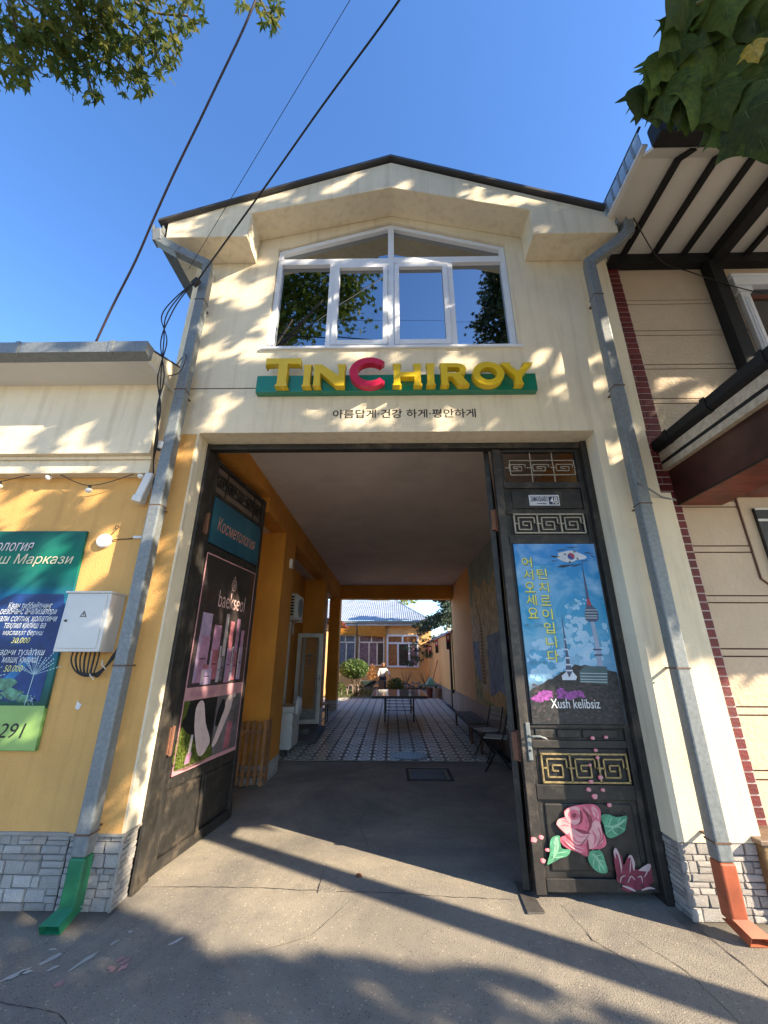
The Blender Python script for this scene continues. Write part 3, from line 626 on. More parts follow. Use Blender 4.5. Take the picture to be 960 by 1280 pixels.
MB().box((1.15, YD+.022, .70), (1.84, YD+.035, .94)).build('panel', M_blackp, RD, bevel=.008)
for (z0, z1, m_, nm, d) in ((.715, .905, M_gold, 'grille', .006), (2.715, 2.90, M_grill, 'grille', .006)):
    mb = MB(); xx0, xx1 = 1.165, 1.82
    for k in range(4): x = xx0+(xx1-xx0)*k/3; mb.bar(FD.P(x, z0, -d), FD.P(x, z1, -d), .012, .012, upv=FD.n)
    for z in (z0, z1): mb.bar(FD.P(xx0-.006, z, -d), FD.P(xx1+.006, z, -d), .012, .012, upv=FD.n)
    for k in range(3): scroll(mb, FD, xx0+(xx1-xx0)*k/3, z0, (xx1-xx0)/3, z1-z0, -d, t=.010)
    mb.build(nm, m_, RD)
mb = MB()    # open grille above the number plate
for x in (1.40, 1.62): mb.bar(FD.P(x, 3.24, -.03), FD.P(x, 3.57, -.03), .009, .009, upv=FD.n)
for z in (3.325, 3.485): mb.bar(FD.P(1.19, z, -.03), FD.P(1.83, z, -.03), .009, .009, upv=FD.n)
for x in (1.19, 1.83): mb.bar(FD.P(x, 3.325, -.03), FD.P(x, 3.485, -.03), .009, .009, upv=FD.n)
for k in range(3): scroll(mb, FD, 1.14+.235*k, 3.35, .235, .11, -.03, t=.008)
mb.build('grille', M_grill, RD)
# number plate
NP = MB().box((1.33, YD+.004, 2.99), (1.62, YD+.012, 3.10)).build('number_plate', flat('plate_white', (.62, .64, .68), .3, coat=.4), RD, bevel=.002)
FN = Frame((0, YD+.004, 0), (1, 0, 0), (0, 0, 1)); navy = flat('plate_navy', (.02, .03, .09), .4)
MB().box((1.518, YD+.0025, 3.0), (1.608, YD+.005, 3.082)).build('number_field', navy, NP)
text('ZAMAXSHARIY', FN, (1.342, 3.03, 1.51, 3.085), navy, NP, bold=.008)
text('48', FN, (1.528, 3.006, 1.60, 3.074), flat('white_ink', (.8, .8, .8), .5), NP, h=.004, bold=.008)
MB().box((1.40, YD+.003, 3.005), (1.49, YD+.005, 3.012)).build('fine_print_line', navy, NP)
# handle
H = MB().box((1.062, YD-.012, .86), (1.098, YD, 1.125)).build('handle_plate', M_galv, RD, bevel=.006)
MB().tube([(1.08, YD-.012, 1.03), (1.08, YD-.055, 1.03), (1.10, YD-.06, 1.035), (1.15, YD-.06, 1.035), (1.19, YD-.058, 1.022), (1.205, YD-.055, 1.012)], .009, 8).build('lever', M_galv, H, smooth=True)
MB().tube([(1.08, YD-.02, .93), (1.08, YD-.012, .93)], .008, 8).build('keyhole', M_blackp, H)
# painted rose
PR = MB(); PM = [flat('rose_pink', (.74, .16, .23), .6, var=.2, scale=12), flat('rose_light', (.78, .40, .40), .6, var=.12, scale=14), flat('rose_deep', (.30, .05, .075), .6), flat('rose_leaf', (.10, .36, .20), .6, var=.25, scale=16),
      flat('rose_leaf_light', (.30, .55, .36), .6), flat('lotus_crimson', (.22, .03, .06), .6, var=.2, scale=14), flat('lotus_rim', (.55, .42, .42), .6), flat('petal_blush', (.70, .33, .34), .6)]
def px2(x, y):     # crop picture position (pixels of a 960-wide detail) to door metres
    return (1.15+(x-233-(y-562)*.11)*.00131, .58-(y-562)*.001035)
def csm(pts, n=4, k=.5):
    out = []; N_ = len(pts)
    for i in range(N_):
        a, b, c, d = pts[i-1], pts[i], pts[(i+1) % N_], pts[(i+2) % N_]
        for j in range(n):
            t = j/n; out.append(tuple(.5*(2*b[q]+(c[q]-a[q])*t+(2*a[q]-5*b[q]+4*c[q]-d[q])*t*t+(3*b[q]-a[q]-3*c[q]+d[q])*t**3) for q in (0, 1)))
    return out
def pp(pts, h, mi): poly(PR, FD, [px2(a, b) for a, b in (csm(pts) if len(pts) > 3 else pts)], h, mi)
def stroke(pts, w, h, mi):    # tapering brush stroke through picture points
    sp_ = spl([(a, b, 0) for a, b in pts], 6); n_ = len(sp_); L_ = []; R_ = []
    for i, q_ in enumerate(sp_):
        d = (sp_[min(i+1, n_-1)]-sp_[max(i-1, 0)]).normalized(); ww = w*math.sin(math.pi*(i+.5)/n_)**.6
        L_.append(px2(q_.x-d.y*ww, q_.y+d.x*ww)); R_.append(px2(q_.x+d.y*ww, q_.y-d.x*ww))
    PR.add([FD.P(a, b, h) for a, b in L_+R_], [(i, i+1, n_+i+1, n_+i) for i in range(n_-1)], mi)
h0 = .003
pp([(440, 568), (500, 562), (545, 590), (548, 650), (545, 700), (570, 760), (570, 810), (510, 838), (470, 820), (470, 872), (410, 850), (340, 815), (318, 770), (350, 745), (298, 690), (318, 655), (350, 640), (342, 610), (380, 580)], h0, 0)
pp([(300, 690), (320, 652), (372, 675), (375, 720), (352, 745)], h0+.001, 1); pp([(370, 710), (410, 720), (450, 745), (480, 740), (450, 800), (400, 800), (380, 770)], h0+.0012, 1)
pp([(488, 700), (520, 660), (548, 690), (556, 780), (520, 810), (478, 830), (470, 780)], h0+.001, 1); pp([(325, 765), (350, 760), (400, 805), (460, 815), (465, 865), (410, 845), (345, 812)], h0+.0009, 0)
pp([(345, 618), (375, 585), (420, 582), (445, 620), (440, 670), (405, 690), (360, 665)], h0+.0015, 1); pp([(362, 625), (385, 600), (415, 605), (425, 635), (405, 660), (375, 650)], h0+.002, 0)
pp([(385, 632), (395, 618), (410, 625), (405, 645), (390, 645)], h0+.0025, 2); pp([(400, 712), (430, 715), (485, 735), (478, 742), (430, 735)], h0+.0022, 2); pp([(430, 600), (445, 620), (442, 672), (405, 694), (430, 665)], h0+.0024, 2)
pp([(445, 590), (490, 640), (495, 700), (470, 735), (482, 690), (470, 640)], h0+.0016, 2); pp([(352, 745), (372, 760), (395, 800), (380, 790), (355, 765)], h0+.0024, 2); pp([(470, 770), (480, 830), (473, 870), (465, 815)], h0+.0024, 2)
pp([(500, 575), (530, 600), (538, 650), (515, 640), (500, 610)], h0+.0016, 1)
pp([(548, 640), (580, 622), (640, 640), (695, 632), (690, 680), (680, 720), (650, 745), (600, 765), (575, 745), (565, 690)], h0, 3); pp([(565, 690), (620, 690), (690, 650), (630, 705)], h0+.001, 4)
pp([(275, 765), (315, 755), (320, 800), (330, 830), (375, 835), (360, 870), (320, 885), (285, 905), (248, 920), (262, 860), (262, 800)], h0, 3); pp([(290, 770), (305, 765), (310, 830), (280, 890), (285, 830)], h0+.001, 4)
pp([(478, 850), (520, 828), (550, 850), (565, 900), (575, 960), (530, 962), (490, 930), (472, 890)], h0, 3); pp([(495, 855), (520, 870), (565, 955), (530, 910)], h0+.001, 4)
pp([(612, 850), (625, 820), (655, 870), (665, 920), (690, 870), (710, 862), (725, 900), (722, 940), (760, 935), (790, 912), (812, 915), (815, 980), (820, 1010), (780, 1025), (640, 1020), (622, 960)], h0, 5)
for q in ([(612, 850), (625, 820), (645, 865), (655, 940), (632, 900)], [(690, 875), (708, 860), (726, 905), (718, 950), (706, 900)], [(745, 945), (795, 910), (812, 918), (800, 950), (770, 950)]): pp(q, h0+.001, 6)
for q in ([(622, 850), (640, 880), (650, 950), (632, 920)], [(692, 885), (706, 880), (712, 950), (690, 960)]): pp(q, h0+.002, 5)
for (x, y, r) in ((495, 317, 12), (500, 424, 16), (484, 473, 18), (566, 475, 15), (518, 516, 22), (600, 568, 16), (555, 396, 18), (532, 220, 14), (542, 268, 13), (517, 138, 15), (596, 132, 14), (172, 780, 22), (213, 765, 17), (248, 838, 14), (224, 900, 18)):
    a, b = px2(x, y); dark = 1 if y < 300 else 0
    for s_ in (-1, 1): poly(PR, FD, blob(a+s_*.005, b, .0125*r/16, .0125*r/16, 12, .15, int(x)), .004+.0004*s_, 7 if s_ > 0 else 0)
poly(PR, FD, blob(1.69, .085, .075, .022, 20, .2, 3), .0068, 5); poly(PR, FD, blob(1.80, .09, .03, .018, 16, .2, 4), .0072, 5)
for q_, w_, m_ in (([(318, 700), (345, 690), (370, 700)], 3, 0), ([(330, 665), (355, 668), (372, 685)], 2.5, 0), ([(388, 760), (410, 785), (440, 792)], 4, 0), ([(400, 740), (430, 760), (465, 752)], 3, 0), ([(495, 720), (515, 760), (505, 810)], 5, 0), ([(530, 700), (545, 750), (530, 795)], 4, 0), ([(345, 785), (390, 825), (440, 850)], 5, 1), ([(360, 775), (400, 812), (455, 830)], 3, 1),
        ([(505, 590), (525, 625), (520, 655)], 5, 0), ([(455, 580), (480, 610), (488, 650)], 4, 1), ([(370, 600), (395, 592), (420, 600)], 3, 1), ([(360, 640), (375, 662), (400, 670)], 3, 1), ([(415, 610), (428, 635), (420, 660)], 3, 0), ([(478, 745), (440, 800), (420, 808)], 3, 2), ([(300, 692), (340, 735), (352, 745)], 2.5, 2), ([(548, 695), (556, 760), (520, 812)], 2.5, 2), ([(320, 768), (350, 800), (412, 848), (468, 868)], 2.5, 2), ([(446, 590), (492, 645), (492, 705)], 3.5, 2)): stroke(q_, w_, h0+.0032, m_)
for q_ in ([(570, 740), (620, 700), (685, 650)], [(590, 700), (600, 665), (612, 640)], [(620, 698), (650, 700), (672, 712)], [(605, 712), (625, 735), (640, 742)], [(640, 680), (652, 655), (662, 640)], [(270, 900), (300, 845), (300, 780)], [(290, 860), (325, 850), (360, 845)], [(285, 880), (310, 878), (335, 872)], [(298, 820), (285, 800), (278, 785)], [(485, 850), (525, 895), (565, 955)], [(505, 870), (530, 865), (548, 860)], [(520, 890), (545, 895), (562, 905)], [(505, 875), (500, 905), (500, 930)], [(530, 905), (530, 935), (535, 955)]): stroke(q_, 3, h0+.003, 4)
for q_ in ([(640, 1015), (650, 985), (672, 975)], [(680, 1018), (700, 980), (722, 1000)], [(760, 1015), (755, 980), (735, 985)], [(632, 845), (645, 900), (650, 960)], [(705, 880), (700, 920), (695, 960)], [(800, 925), (785, 960), (770, 985)]): stroke(q_, 3, h0+.0032, 6)
for q_ in ([(650, 1030), (690, 1045), (720, 1060)], [(750, 1055), (790, 1042), (825, 1045)]): stroke(q_, 6, .0075+.0004, 6)
tag(PR.build('painted_flowers', PM, RD, fix=False))
# tower poster
def poster_mat(name, stops, axis=2, ns=3.0, amt=.25, c2=(.8, .85, .9), rough=.25, coat=.5, th=.5):
    m = bpy.data.materials.new(name); m.use_nodes = True; t = m.node_tree; N = t.nodes; L = t.links; b = N['Principled BSDF']; b.inputs['Specular IOR Level'].default_value = .2
    b.inputs['Roughness'].default_value = rough; b.inputs['Coat Weight'].default_value = coat; b.inputs['Coat Roughness'].default_value = .05
    tc = N.new('ShaderNodeTexCoord'); sx = N.new('ShaderNodeSeparateXYZ'); L.new(tc.outputs['Generated'], sx.inputs[0])
    rp = N.new('ShaderNodeValToRGB'); e = rp.color_ramp.elements
    while len(e) < len(stops): e.new(.5)
    for i, (p, c) in enumerate(stops): e[i].position = p; e[i].color = (*c, 1)
    L.new(sx.outputs[axis], rp.inputs[0])
    n = N.new('ShaderNodeTexNoise'); n.inputs['Scale'].default_value = ns; n.inputs['Detail'].default_value = 7; n.inputs['Roughness'].default_value = .6; n.inputs['Distortion'].default_value = .5
    L.new(tc.outputs['Object'], n.inputs['Vector'])
    r2 = N.new('ShaderNodeValToRGB'); r2.color_ramp.elements[0].position = th-.06; r2.color_ramp.elements[1].position = th+.16
    r2.color_ramp.elements[1].color = (amt,)*3+(1,); L.new(n.outputs[0], r2.inputs[0])
    mx = N.new('ShaderNodeMixRGB'); L.new(r2.outputs[0], mx.inputs[0]); L.new(rp.outputs[0], mx.inputs[1]); mx.inputs[2].default_value = (*c2, 1)
    L.new(mx.outputs[0], b.inputs['Base Color']); return m
MP = poster_mat('poster_sky', [(0, (.035, .03, .035)), (.17, (.045, .04, .045)), (.22, (.16, .33, .52)), (.45, (.06, .34, .56)), (.75, (.02, .26, .55)), (1, (.05, .24, .62))], 2, 2.6, .75, (.40, .62, .80), th=.50, rough=.45, coat=.12)
PO = MB().box((1.128, YD-.006, 1.115), (1.868, YD+.012, 2.605)).build('poster', MP, RD)
FP = Frame((1.12, YD-.006, 1.115), (1, 0, 0), (0, 0, 1)); pw, ph = .745, 1.49
q = MB(); QM = [flat('print_cloud', (.42, .62, .80), .5, 0, col2=(.24, .50, .72), scale=9), flat('print_hill', (.03, .03, .032), .5, 0, var=.4, scale=40), flat('print_steel', (.06, .08, .15), .5, 0), flat('print_tower_white', (.34, .42, .58), .5, 0),
        flat('print_magenta', (.36, .08, .36), .5, 0, var=.35, scale=50), flat('print_dark_glass', (.06, .12, .13), .5, 0), flat('print_pale_line', (.40, .50, .52), .5, 0), flat('print_white', (.60, .66, .74), .5, 0),
        flat('print_red', (.40, .04, .07), .5, 0), flat('print_blue', (.03, .06, .30), .5, 0), flat('print_black', (.02, .02, .03), .5, 0), flat('print_cloud_shade', (.08, .36, .60), .5, 0, var=.2, scale=9), flat('print_heather', (.075, .05, .06), .5, 0)]
def U(x, y):   # detail picture (738 x 1280) inside the poster quad -> poster metres
    t = (y-98)/1112; xl = 12+(120-12)*t; xr = 497+(685-497)*t
    return ((x-xl)/(xr-xl)*pw, (1-t)**1.06*ph)
def up_(pts, h, mi): poly(q, FP, [U(a, b) for a, b in pts], h, mi)
rc_ = random.Random(5)
for i, (x, y, w_, n_) in enumerate(((345, 510, 26, 7), (390, 485, 40, 9), (430, 470, 22, 5), (385, 590, 60, 14), (360, 640, 50, 10), (580, 630, 42, 14), (575, 720, 50, 14), (430, 700, 80, 20), (200, 735, 60, 16), (270, 700, 40, 10), (150, 800, 60, 14), (340, 770, 70, 16), (240, 870, 90, 20), (170, 930, 60, 12), (470, 800, 90, 16), (320, 860, 70, 14))):
    for k in range(n_):
        a, b = U(x+rc_.gauss(0, w_*.45), y+rc_.gauss(0, w_*.3)); r_ = w_*rc_.uniform(.22, .42)
        poly(q, FP, [(min(pw-.012, max(.012, u_)), v_) for u_, v_ in blob(a, b, r_*.00135, r_*.00115, 14, .08, k)], .0008+(i*22+k)*.000003, 11 if rc_.random() < .3 else 0)
for (x, y, rx, ry) in ((140, 620, 70, 16), (180, 250, 60, 9), (240, 290, 44, 8), (290, 640, 60, 10)):
    a, b = U(x, y); poly(q, FP, blob(a, b, rx*.0014, ry*.0012, 20, .2, 3), .0009, 11)
up_([(108, 1010)]+[(108+k*17, 1010-min(155, 9.2*k*1.05)*.98+rc_.uniform(-7, 7)) for k in range(1, 20)]+[(440, 855), (470, 862), (560, 880), (632, 900), (685, 1210), (120, 1210)], .0022, 1)
for k in range(150):
    x, y = rc_.uniform(130, 660), rc_.uniform(960, 1190); a, b = U(x, y); poly(q, FP, blob(a, b, rc_.uniform(.006, .016), rc_.uniform(.004, .011), 9, .3, k), .00225+k*.000002, 12 if rc_.random() < .6 else 1)
def tower(x, ybase, ytop, prof, mi, h):
    up_([(x+(yy-ytop)*.085*0+dx0-w_, yy) for (yy, w_, dx0) in prof]+[(x+dx0+w_, yy) for (yy, w_, dx0) in reversed(prof)], h, mi)
tower(430, 860, 240, [(235, 1, 0), (300, 3, 8), (400, 7, 24), (480, 9, 36), (500, 20, 42)], 2, .0026)
tower(430, 860, 240, [(455, 7, 32), (495, 14, 40)], 8, .0027)
tower(430, 860, 240, [(500, 16, 42), (520, 34, 50), (545, 40, 54), (585, 40, 56), (597, 20, 58)], 2, .0028)
for yy in (522, 540, 558, 572): tower(0, 0, 0, [(yy, 36, 481), (yy+5, 37, 481)], 6, .0031)
tower(430, 860, 240, [(597, 12, 58), (700, 13, 78), (770, 15, 90), (860, 17, 102)], 3, .0028)
tower(430, 860, 240, [(760, 26, 86), (770, 26, 88)], 2, .003); tower(430, 860, 240, [(792, 24, 90), (802, 24, 92)], 2, .003)
tower(305, 930, 560, [(560, 1, 0), (640, 3, 9), (720, 5, 19), (800, 8, 30), (860, 14, 36), (915, 28, 42)], 2, .0028)
for yy in (700, 760, 810, 850, 885): tower(305, 0, 0, [(yy, 4+(yy-700)*.09, 16+(yy-700)*.13), (yy+9, 5+(yy-700)*.09, 17+(yy-700)*.13)], 7, .003)
up_([(300, 920), (330, 895), (345, 930), (365, 895), (392, 925), (385, 945), (305, 945)], .003, 7)
up_([(405, 895), (440, 862), (570, 865), (575, 890), (578, 970), (410, 955)], .003, 5); up_([(575, 888), (628, 895), (640, 975), (580, 965)], .003, 1)
for yy in (902, 920, 937, 952): up_([(412, yy), (572, yy+2), (573, yy+7), (412, yy+5)], .0035, 6)
for i, (x, y, rx, ry) in enumerate([(x+rc_.uniform(-26, 26), y+rc_.uniform(-16, 16), rc_.uniform(5, 11), rc_.uniform(4, 8)) for (x, y) in ((150, 1050), (190, 1032), (215, 1030), (180, 1055), (295, 1015), (345, 1040), (375, 1030), (405, 1025)) for _ in range(16)]+[(140, 1055, 24, 16), (175, 1035, 30, 20), (210, 1025, 30, 22), (190, 1050, 40, 14), (295, 1015, 32, 22), (340, 1040, 26, 18), (370, 1030, 32, 18), (405, 1022, 28, 16), (290, 1045, 18, 10)]):
    a, b = U(x, y); poly(q, FP, blob(a, b, rx*.0014, ry*.0013, 12, .22, 60+i), .003+i*.000006, 4)
a, b = U(362, 182)   # brush-stroke flag
poly(q, FP, blob(a-.01, b, .13, .05, 26, .16, 3), .003, 7); 
for (x, y, w_, hh, ro) in ((268, 184, 34, 6, -4), (370, 122, 50, 3, 6), (330, 245, 60, 8, 8), (400, 240, 44, 4, 16), (465, 160, 30, 4, -6), (440, 212, 30, 3, 4), (260, 212, 22, 3, 0), (300, 140, 36, 3, 10), (490, 182, 18, 3, -30)):
    cx_, cy_ = U(x, y); c_, s_ = math.cos(R(ro)), math.sin(R(ro)); pts = [(-w_, 0), (-w_*.4, hh), (w_, hh*.3), (w_*.9, -hh*.2), (-w_*.3, -hh)]
    poly(q, FP, [(cx_+(u_*c_-v_*s_)*.0014, cy_+(u_*s_+v_*c_)*.0014) for u_, v_ in pts], .0034, 10)
poly(q, FP, ell(a, b, .032, .032, 24), .0036, 8); poly(q, FP, [(a-.032, b)]+[(a-.016-.016*math.cos(t), b+.016*math.sin(t)) for t in (.6, 1.2, 1.57, 2.0, 2.6)]+[(a, b)]+[(a+.016-.016*math.cos(t), b-.016*math.sin(t)) for t in (.6, 1.2, 1.57, 2.0, 2.6)]+[(a+.032*math.cos(t), b+.032*math.sin(t)) for t in (0, -.4, -.8, -1.2, -1.6, -2.0, -2.4, -2.8, -3.14)], .0040, 9)
for dx, dy, ro in ((-.052, .02, -50), (.038, .045, 50), (.055, -.022, -50), (-.02, -.052, 50)):
    for k in (-1, 0, 1):
        c_, s_ = math.cos(R(ro)), math.sin(R(ro)); ox, oy = a+dx-s_*k*.006, b+dy+c_*k*.006
        poly(q, FP, [(ox+u_*c_-v_*s_, oy+u_*s_+v_*c_) for u_, v_ in ((-.011, -.002), (.011, -.002), (.011, .002), (-.011, .002))], .0038, 10)
q.build('poster_picture', QM, PO, fix=False)
ylw = flat('print_yellow', (.66, .68, .06), .3, .3); ylk = flat('print_yellow_shadow', (.05, .10, .12), .3)
for i, ch in enumerate('어서오세요'):
    x, y = 97+i*9, 220+i*81; a, b = U(x, y); 
    text(ch, FP, (a-.042, b-.052, a+.048, b+.04), ylk, PO, h=.0042, bold=.006); text(ch, FP, (a-.046, b-.046, a+.044, b+.046), ylw, PO, h=.005, bold=.006)
for i, ch in enumerate('틴치로이입니다'):
    x, y = 188+i*10.5, 297+i*84.5; a, b = U(x, y)
    text(ch, FP, (a-.042, b-.052, a+.048, b+.04), ylk, PO, h=.0042, bold=.006); text(ch, FP, (a-.046, b-.046, a+.044, b+.046), ylw, PO, h=.005, bold=.006)
text('Xush kelibsiz', FP, (.165, .115, .56, .185), flat('print_text_white', (.72, .75, .78), .3, .3), PO, h=.005, bold=.006)

# ------- open leaves
def grille_leaf(root, s0, s1, z0, z1, n=5, m_=None):
    fr = Frame((0, 0, 0), (1, 0, 0), (0, 0, 1)); mb = MB(); d = -.02; zm = (z0+z1)/2; hh = (z1-z0)*.44
    for z in (zm-hh/2, zm+hh/2): mb.bar(fr.P(s0, z, d), fr.P(s1, z, d), .010, .010, upv=fr.n)
    for k in (1, n-1): x = s0+(s1-s0)*k/n; mb.bar(fr.P(x, z0, d), fr.P(x, z1, d), .010, .010, upv=fr.n)
    for k in range(n): scroll(mb, fr, s0+(s1-s0)*k/n, zm-hh/2, (s1-s0)/n, hh, d, t=.012)
    mb.build('grille', m_ or M_black, root, world=False)
def leaf(label, loc, rz, W_, decorated):
    T = thing('gate_leaf', label, 'gate', loc, rz); b = lambda a0, a1, m_, nm, bv=.004: MB().box(a0, a1).build(nm, m_, T, bevel=bv, world=False)
    b((0, 0, .02), (.075, .05, 3.63), M_black, 'stile'); b((W_-.07, 0, .02), (W_, .05, 3.60), M_black, 'stile')
    for z0, z1 in ((.02, .11), (.575, .655), (2.61, 2.685), (3.205, 3.25), (3.56, 3.6)): b((.075, .002, z0), (W_-.07, .048, z1), M_black, 'rail')
    MB().box((.075, .03, .11), (W_-.07, .04, 3.205)).build('backing_sheet', M_black, T, world=False)
    b((W_/2-.02, .008, .11), (W_/2+.02, .03, .575), M_black, 'mullion')
    for x0, x1 in ((.10, W_/2-.045), (W_/2+.045, W_-.10)): b((x0, .014, .14), (x1, .03, .55), M_black, 'panel', .012)
    MB().box((.075, .04, 3.25), (W_-.07, .046, 3.56)).build('grille_backing', mat('brown_grey_sheet', (.16, .12, .10), .5), T, world=False)
    grille_leaf(T, .08, W_-.07, 3.25, 3.56)
    for z in (2.86, .95): MB().box((-.04, -.012, z-.10), (.02, .03, z+.10)).tube([(-.012, -.018, z-.11), (-.012, -.018, z+.11)], .016, 8).build('hinge', mat('rusty_hinge', (.16, .07, .04), .8, stain=((.30, .12, .06), 20, .5, .8)), T, world=False)
    return T
rzL = math.atan2(1.31, .16)
LL = leaf('open black gate leaf on the left with cosmetology posters and bare lower panels', (-1.86, 3.78, 0), rzL, 1.28, True)
LR = leaf('bare black gate leaf folded inward, seen edge on beside the wicket door', (1.0, 3.70, 0), R(73.5), 1.27, False)
FL = Frame((0, 0, 0), (1, 0, 0), (0, 0, 1))
def card(root, nm, x0, z0, x1, z1, m_): return MB().box((x0, -.004, z0), (x1, .03, z1)).build(nm, m_, root, world=False)
MBl = poster_mat('teal_poster', [(0, (.01, .06, .11)), (.5, (.015, .11, .17)), (1, (.01, .07, .12))], 2, 1.5, .5, (.05, .17, .22), rough=.15, coat=.8)
BP = card(LL, 'poster', .085, 2.70, 1.19, 3.195, MBl)
text('Косметология', FL, (.20, 2.86, 1.08, 3.01), flat('copper_print', (.55, .25, .17), .3, .3), BP, h=.006, shear=.2, keep=True)
MBk = poster_mat('dark_poster', [(0, (.10, .055, .065)), (.4, (.05, .038, .04)), (1, (.035, .03, .03))], 2, 2.5, .3, (.10, .08, .08), rough=.03, coat=1.0)
KP = card(LL, 'poster', .085, .665, 1.19, 2.60, MBk)
pb = MB(); PK = [flat('pink_border', (.52, .28, .31), .25, .6), flat('pink_bottle', (.44, .23, .36), .2, .8, var=.15), flat('lilac_bottle', (.40, .30, .46), .2, .8, var=.15), flat('rose_bottle', (.40, .14, .18), .2, .8, var=.2),
      flat('silver_cap', (.50, .44, .46), .2, .8), flat('moss_print', (.10, .13, .025), .3, .6, var=.5, scale=60), flat('tube_print', (.66, .52, .52), .2, .8, var=.08, scale=9), flat('grey_print', (.16, .14, .15), .2, .8, var=.2), flat('dark_print', (.02, .02, .02), .2, .8)]
def lp(pts, h, mi): poly(pb, FL, csm(pts, 3) if len(pts) > 5 else pts, h, mi)
bw = .018
for r_ in (rect(.085, .665, 1.19, .70), rect(.085, 2.585, 1.19, 2.60), rect(.085, .70, .085+bw, 2.585), rect(1.19-bw, .70, 1.19, 2.585), rect(.103, 1.235, 1.172, 1.345)): lp(r_, .006, 0)
lp(rect(.103, .70, .655, 1.235), .0055, 8); lp(rect(.665, .70, 1.172, 1.235), .0055, 7)
lp([(.103, .70), (.655, .70), (.655, .80), (.55, .86), (.42, .84), (.30, .93), (.2, .98), (.103, 1.02)], .006, 5); lp([(.103, 1.05), (.16, 1.12), (.2, 1.235), (.103, 1.235)], .006, 5)
lp([(.30, 1.16), (.36, 1.22), (.43, 1.19), (.50, 1.02), (.62, .86), (.60, .80), (.52, .74), (.44, .76), (.38, .86), (.32, 1.0)], .007, 6); lp([(.24, .72), (.32, .72), (.34, .80), (.26, .80)], .007, 1); lp([(.275, .80), (.315, .80), (.325, .94), (.29, .95)], .007, 4)
lp([(.67, .80), (.78, 1.0), (.86, 1.2), (.97, 1.235), (1.05, 1.22), (.90, 1.0), (.75, .80)], .0065, 6); lp([(.90, .72), (1.02, .72), (1.04, .96), (.93, .97)], .007, 3); lp([(.95, .97), (1.03, .96), (1.06, 1.2), (.99, 1.2)], .007, 7)
lp([(.68, 1.0), (.73, 1.15), (.80, 1.2), (.84, 1.12), (.78, 1.02), (.72, .95)], .0068, 8)
for k, (x0, x1, z0, z1, z2, ma, mb_) in enumerate([(.17, .37, 1.38, 1.80, 2.02, 1, 2), (.41, .57, 1.40, 1.68, 1.92, 3, 1), (.62, .70, 1.38, 1.62, 2.05, 7, 4), (.73, .83, 1.36, 1.70, 1.98, 1, 3), (.87, .96, 1.38, 1.66, 2.02, 3, 1), (.99, 1.08, 1.38, 1.72, 1.9, 2, 1), (.30, .48, 1.36, 1.50, 1.54, 2, 3), (.57, .62, 1.37, 1.60, 1.72, 4, 4), (.83, .87, 1.37, 1.55, 1.72, 4, 4)]):
    lp(rect(x0, z0, x1, z1), .0065+k*.0001, ma); lp(rect(x0+.008, z1, x1-.008, z2), .0066+k*.0001, mb_); lp(rect(x0, z0+.02, x0+(x1-x0)*.22, z1-.01), .0078, 2 if ma != 2 else 6)
    lp(rect(x0+(x1-x0)*.3, (z0+z1)/2, x0+(x1-x0)*.8, (z0+z1)/2+.008), .008, 8)
pb.build('poster_picture', PK, KP, fix=False, world=False)
pale = flat('pale_pink_print', (.62, .42, .40), .3, .3)
text('baekseol', FL, (.42, 2.10, 1.0, 2.27), pale, KP, h=.008, keep=True)
lg = MB()
for r0, r1 in ((.055, .047), (.033, .026), (.016, .006)):
    o = ell(.70, 2.36, r0, r0*1.05, 24); i_ = ell(.70, 2.36, r1, r1*1.05, 24)
    lg.add([FL.P(a, b, .008) for a, b in o+i_], [(k, (k+1) % 24, 24+(k+1) % 24, 24+k) for k in range(24)])
lg.add([FL.P(a, b, .008) for a, b in ((.66, 2.40), (.70, 2.47), (.74, 2.40), (.735, 2.395), (.70, 2.455), (.665, 2.395))], [(0, 1, 4, 5), (1, 2, 3, 4)])
lg.build('logo', pale, KP, fix=False, world=False)
text('Xonadon uchun', FL, (.17, 1.265, .62, 1.325), flat('mauve_print', (.32, .14, .22), .3), KP, h=.008, shear=.3, keep=True)

# ============================================================ OCHRE HOUSE ON THE LEFT
OH = thing('ochre_house', 'low ochre house with deep cream cornice and grey gutter left of the gateway', 'building', (-4, 3.6, 0))
MB().box((-10, F0, .43), (-2.276, 9, 3.19)).build('wall', M_yellow, OH)
MB().box((-10, F0+.017, 0), (-2.276, 8.9, .43)).build('plinth_core', M_mortar, OH)
MB().box((-10, F0-.012, .425), (-2.282, F0+.01, .445)).build('ledge', mat('ledge_stone', (.34, .31, .28), .9, bump=.5), OH)
cladding(OH, (-3.3, F0+.017, 0), (1, 0), 1.026, 0, .42)
MB().box((-10, 3.28, 3.19), (-2.225, F0, 3.32)).build('lower_cornice', M_cream, OH, bevel=.004)
MB().box((-10, 3.255, 3.32), (-2.215, F0, 3.352)).build('cornice_ledge', M_cream, OH, bevel=.004)
MB().box((-10, 3.20, 3.352), (-2.205, F0+.3, 4.10)).build('parapet', M_cream, OH)
MB().box((-10, 2.88, 4.10), (-2.19, 3.6, 4.125)).build('soffit', M_soff, OH)
MB().prism([(2.875, 4.125), (3.6, 4.125), (3.6, 4.52), (2.88, 4.23)], -2.215, -2.19, 'x').build('gable_board', M_cream, OH)
rf = MB().prism([(2.85, 4.25), (3.6, 4.55), (9, 5.4), (9, 5.36), (3.6, 4.51), (2.85, 4.215)], -10, -2.20, 'x').build('roof', M_roofm, OH)
for k in range(12):
    MB().prism(ell(-2.45-.3*k, 0, .045, .035, 10), 0, 0.001, 'y') if False else None
mb = MB()
for k in range(16): mb.tube([(-2.28-.22*k, 2.855, 4.245), (-2.28-.22*k, 3.6, 4.545)], .03, 6)
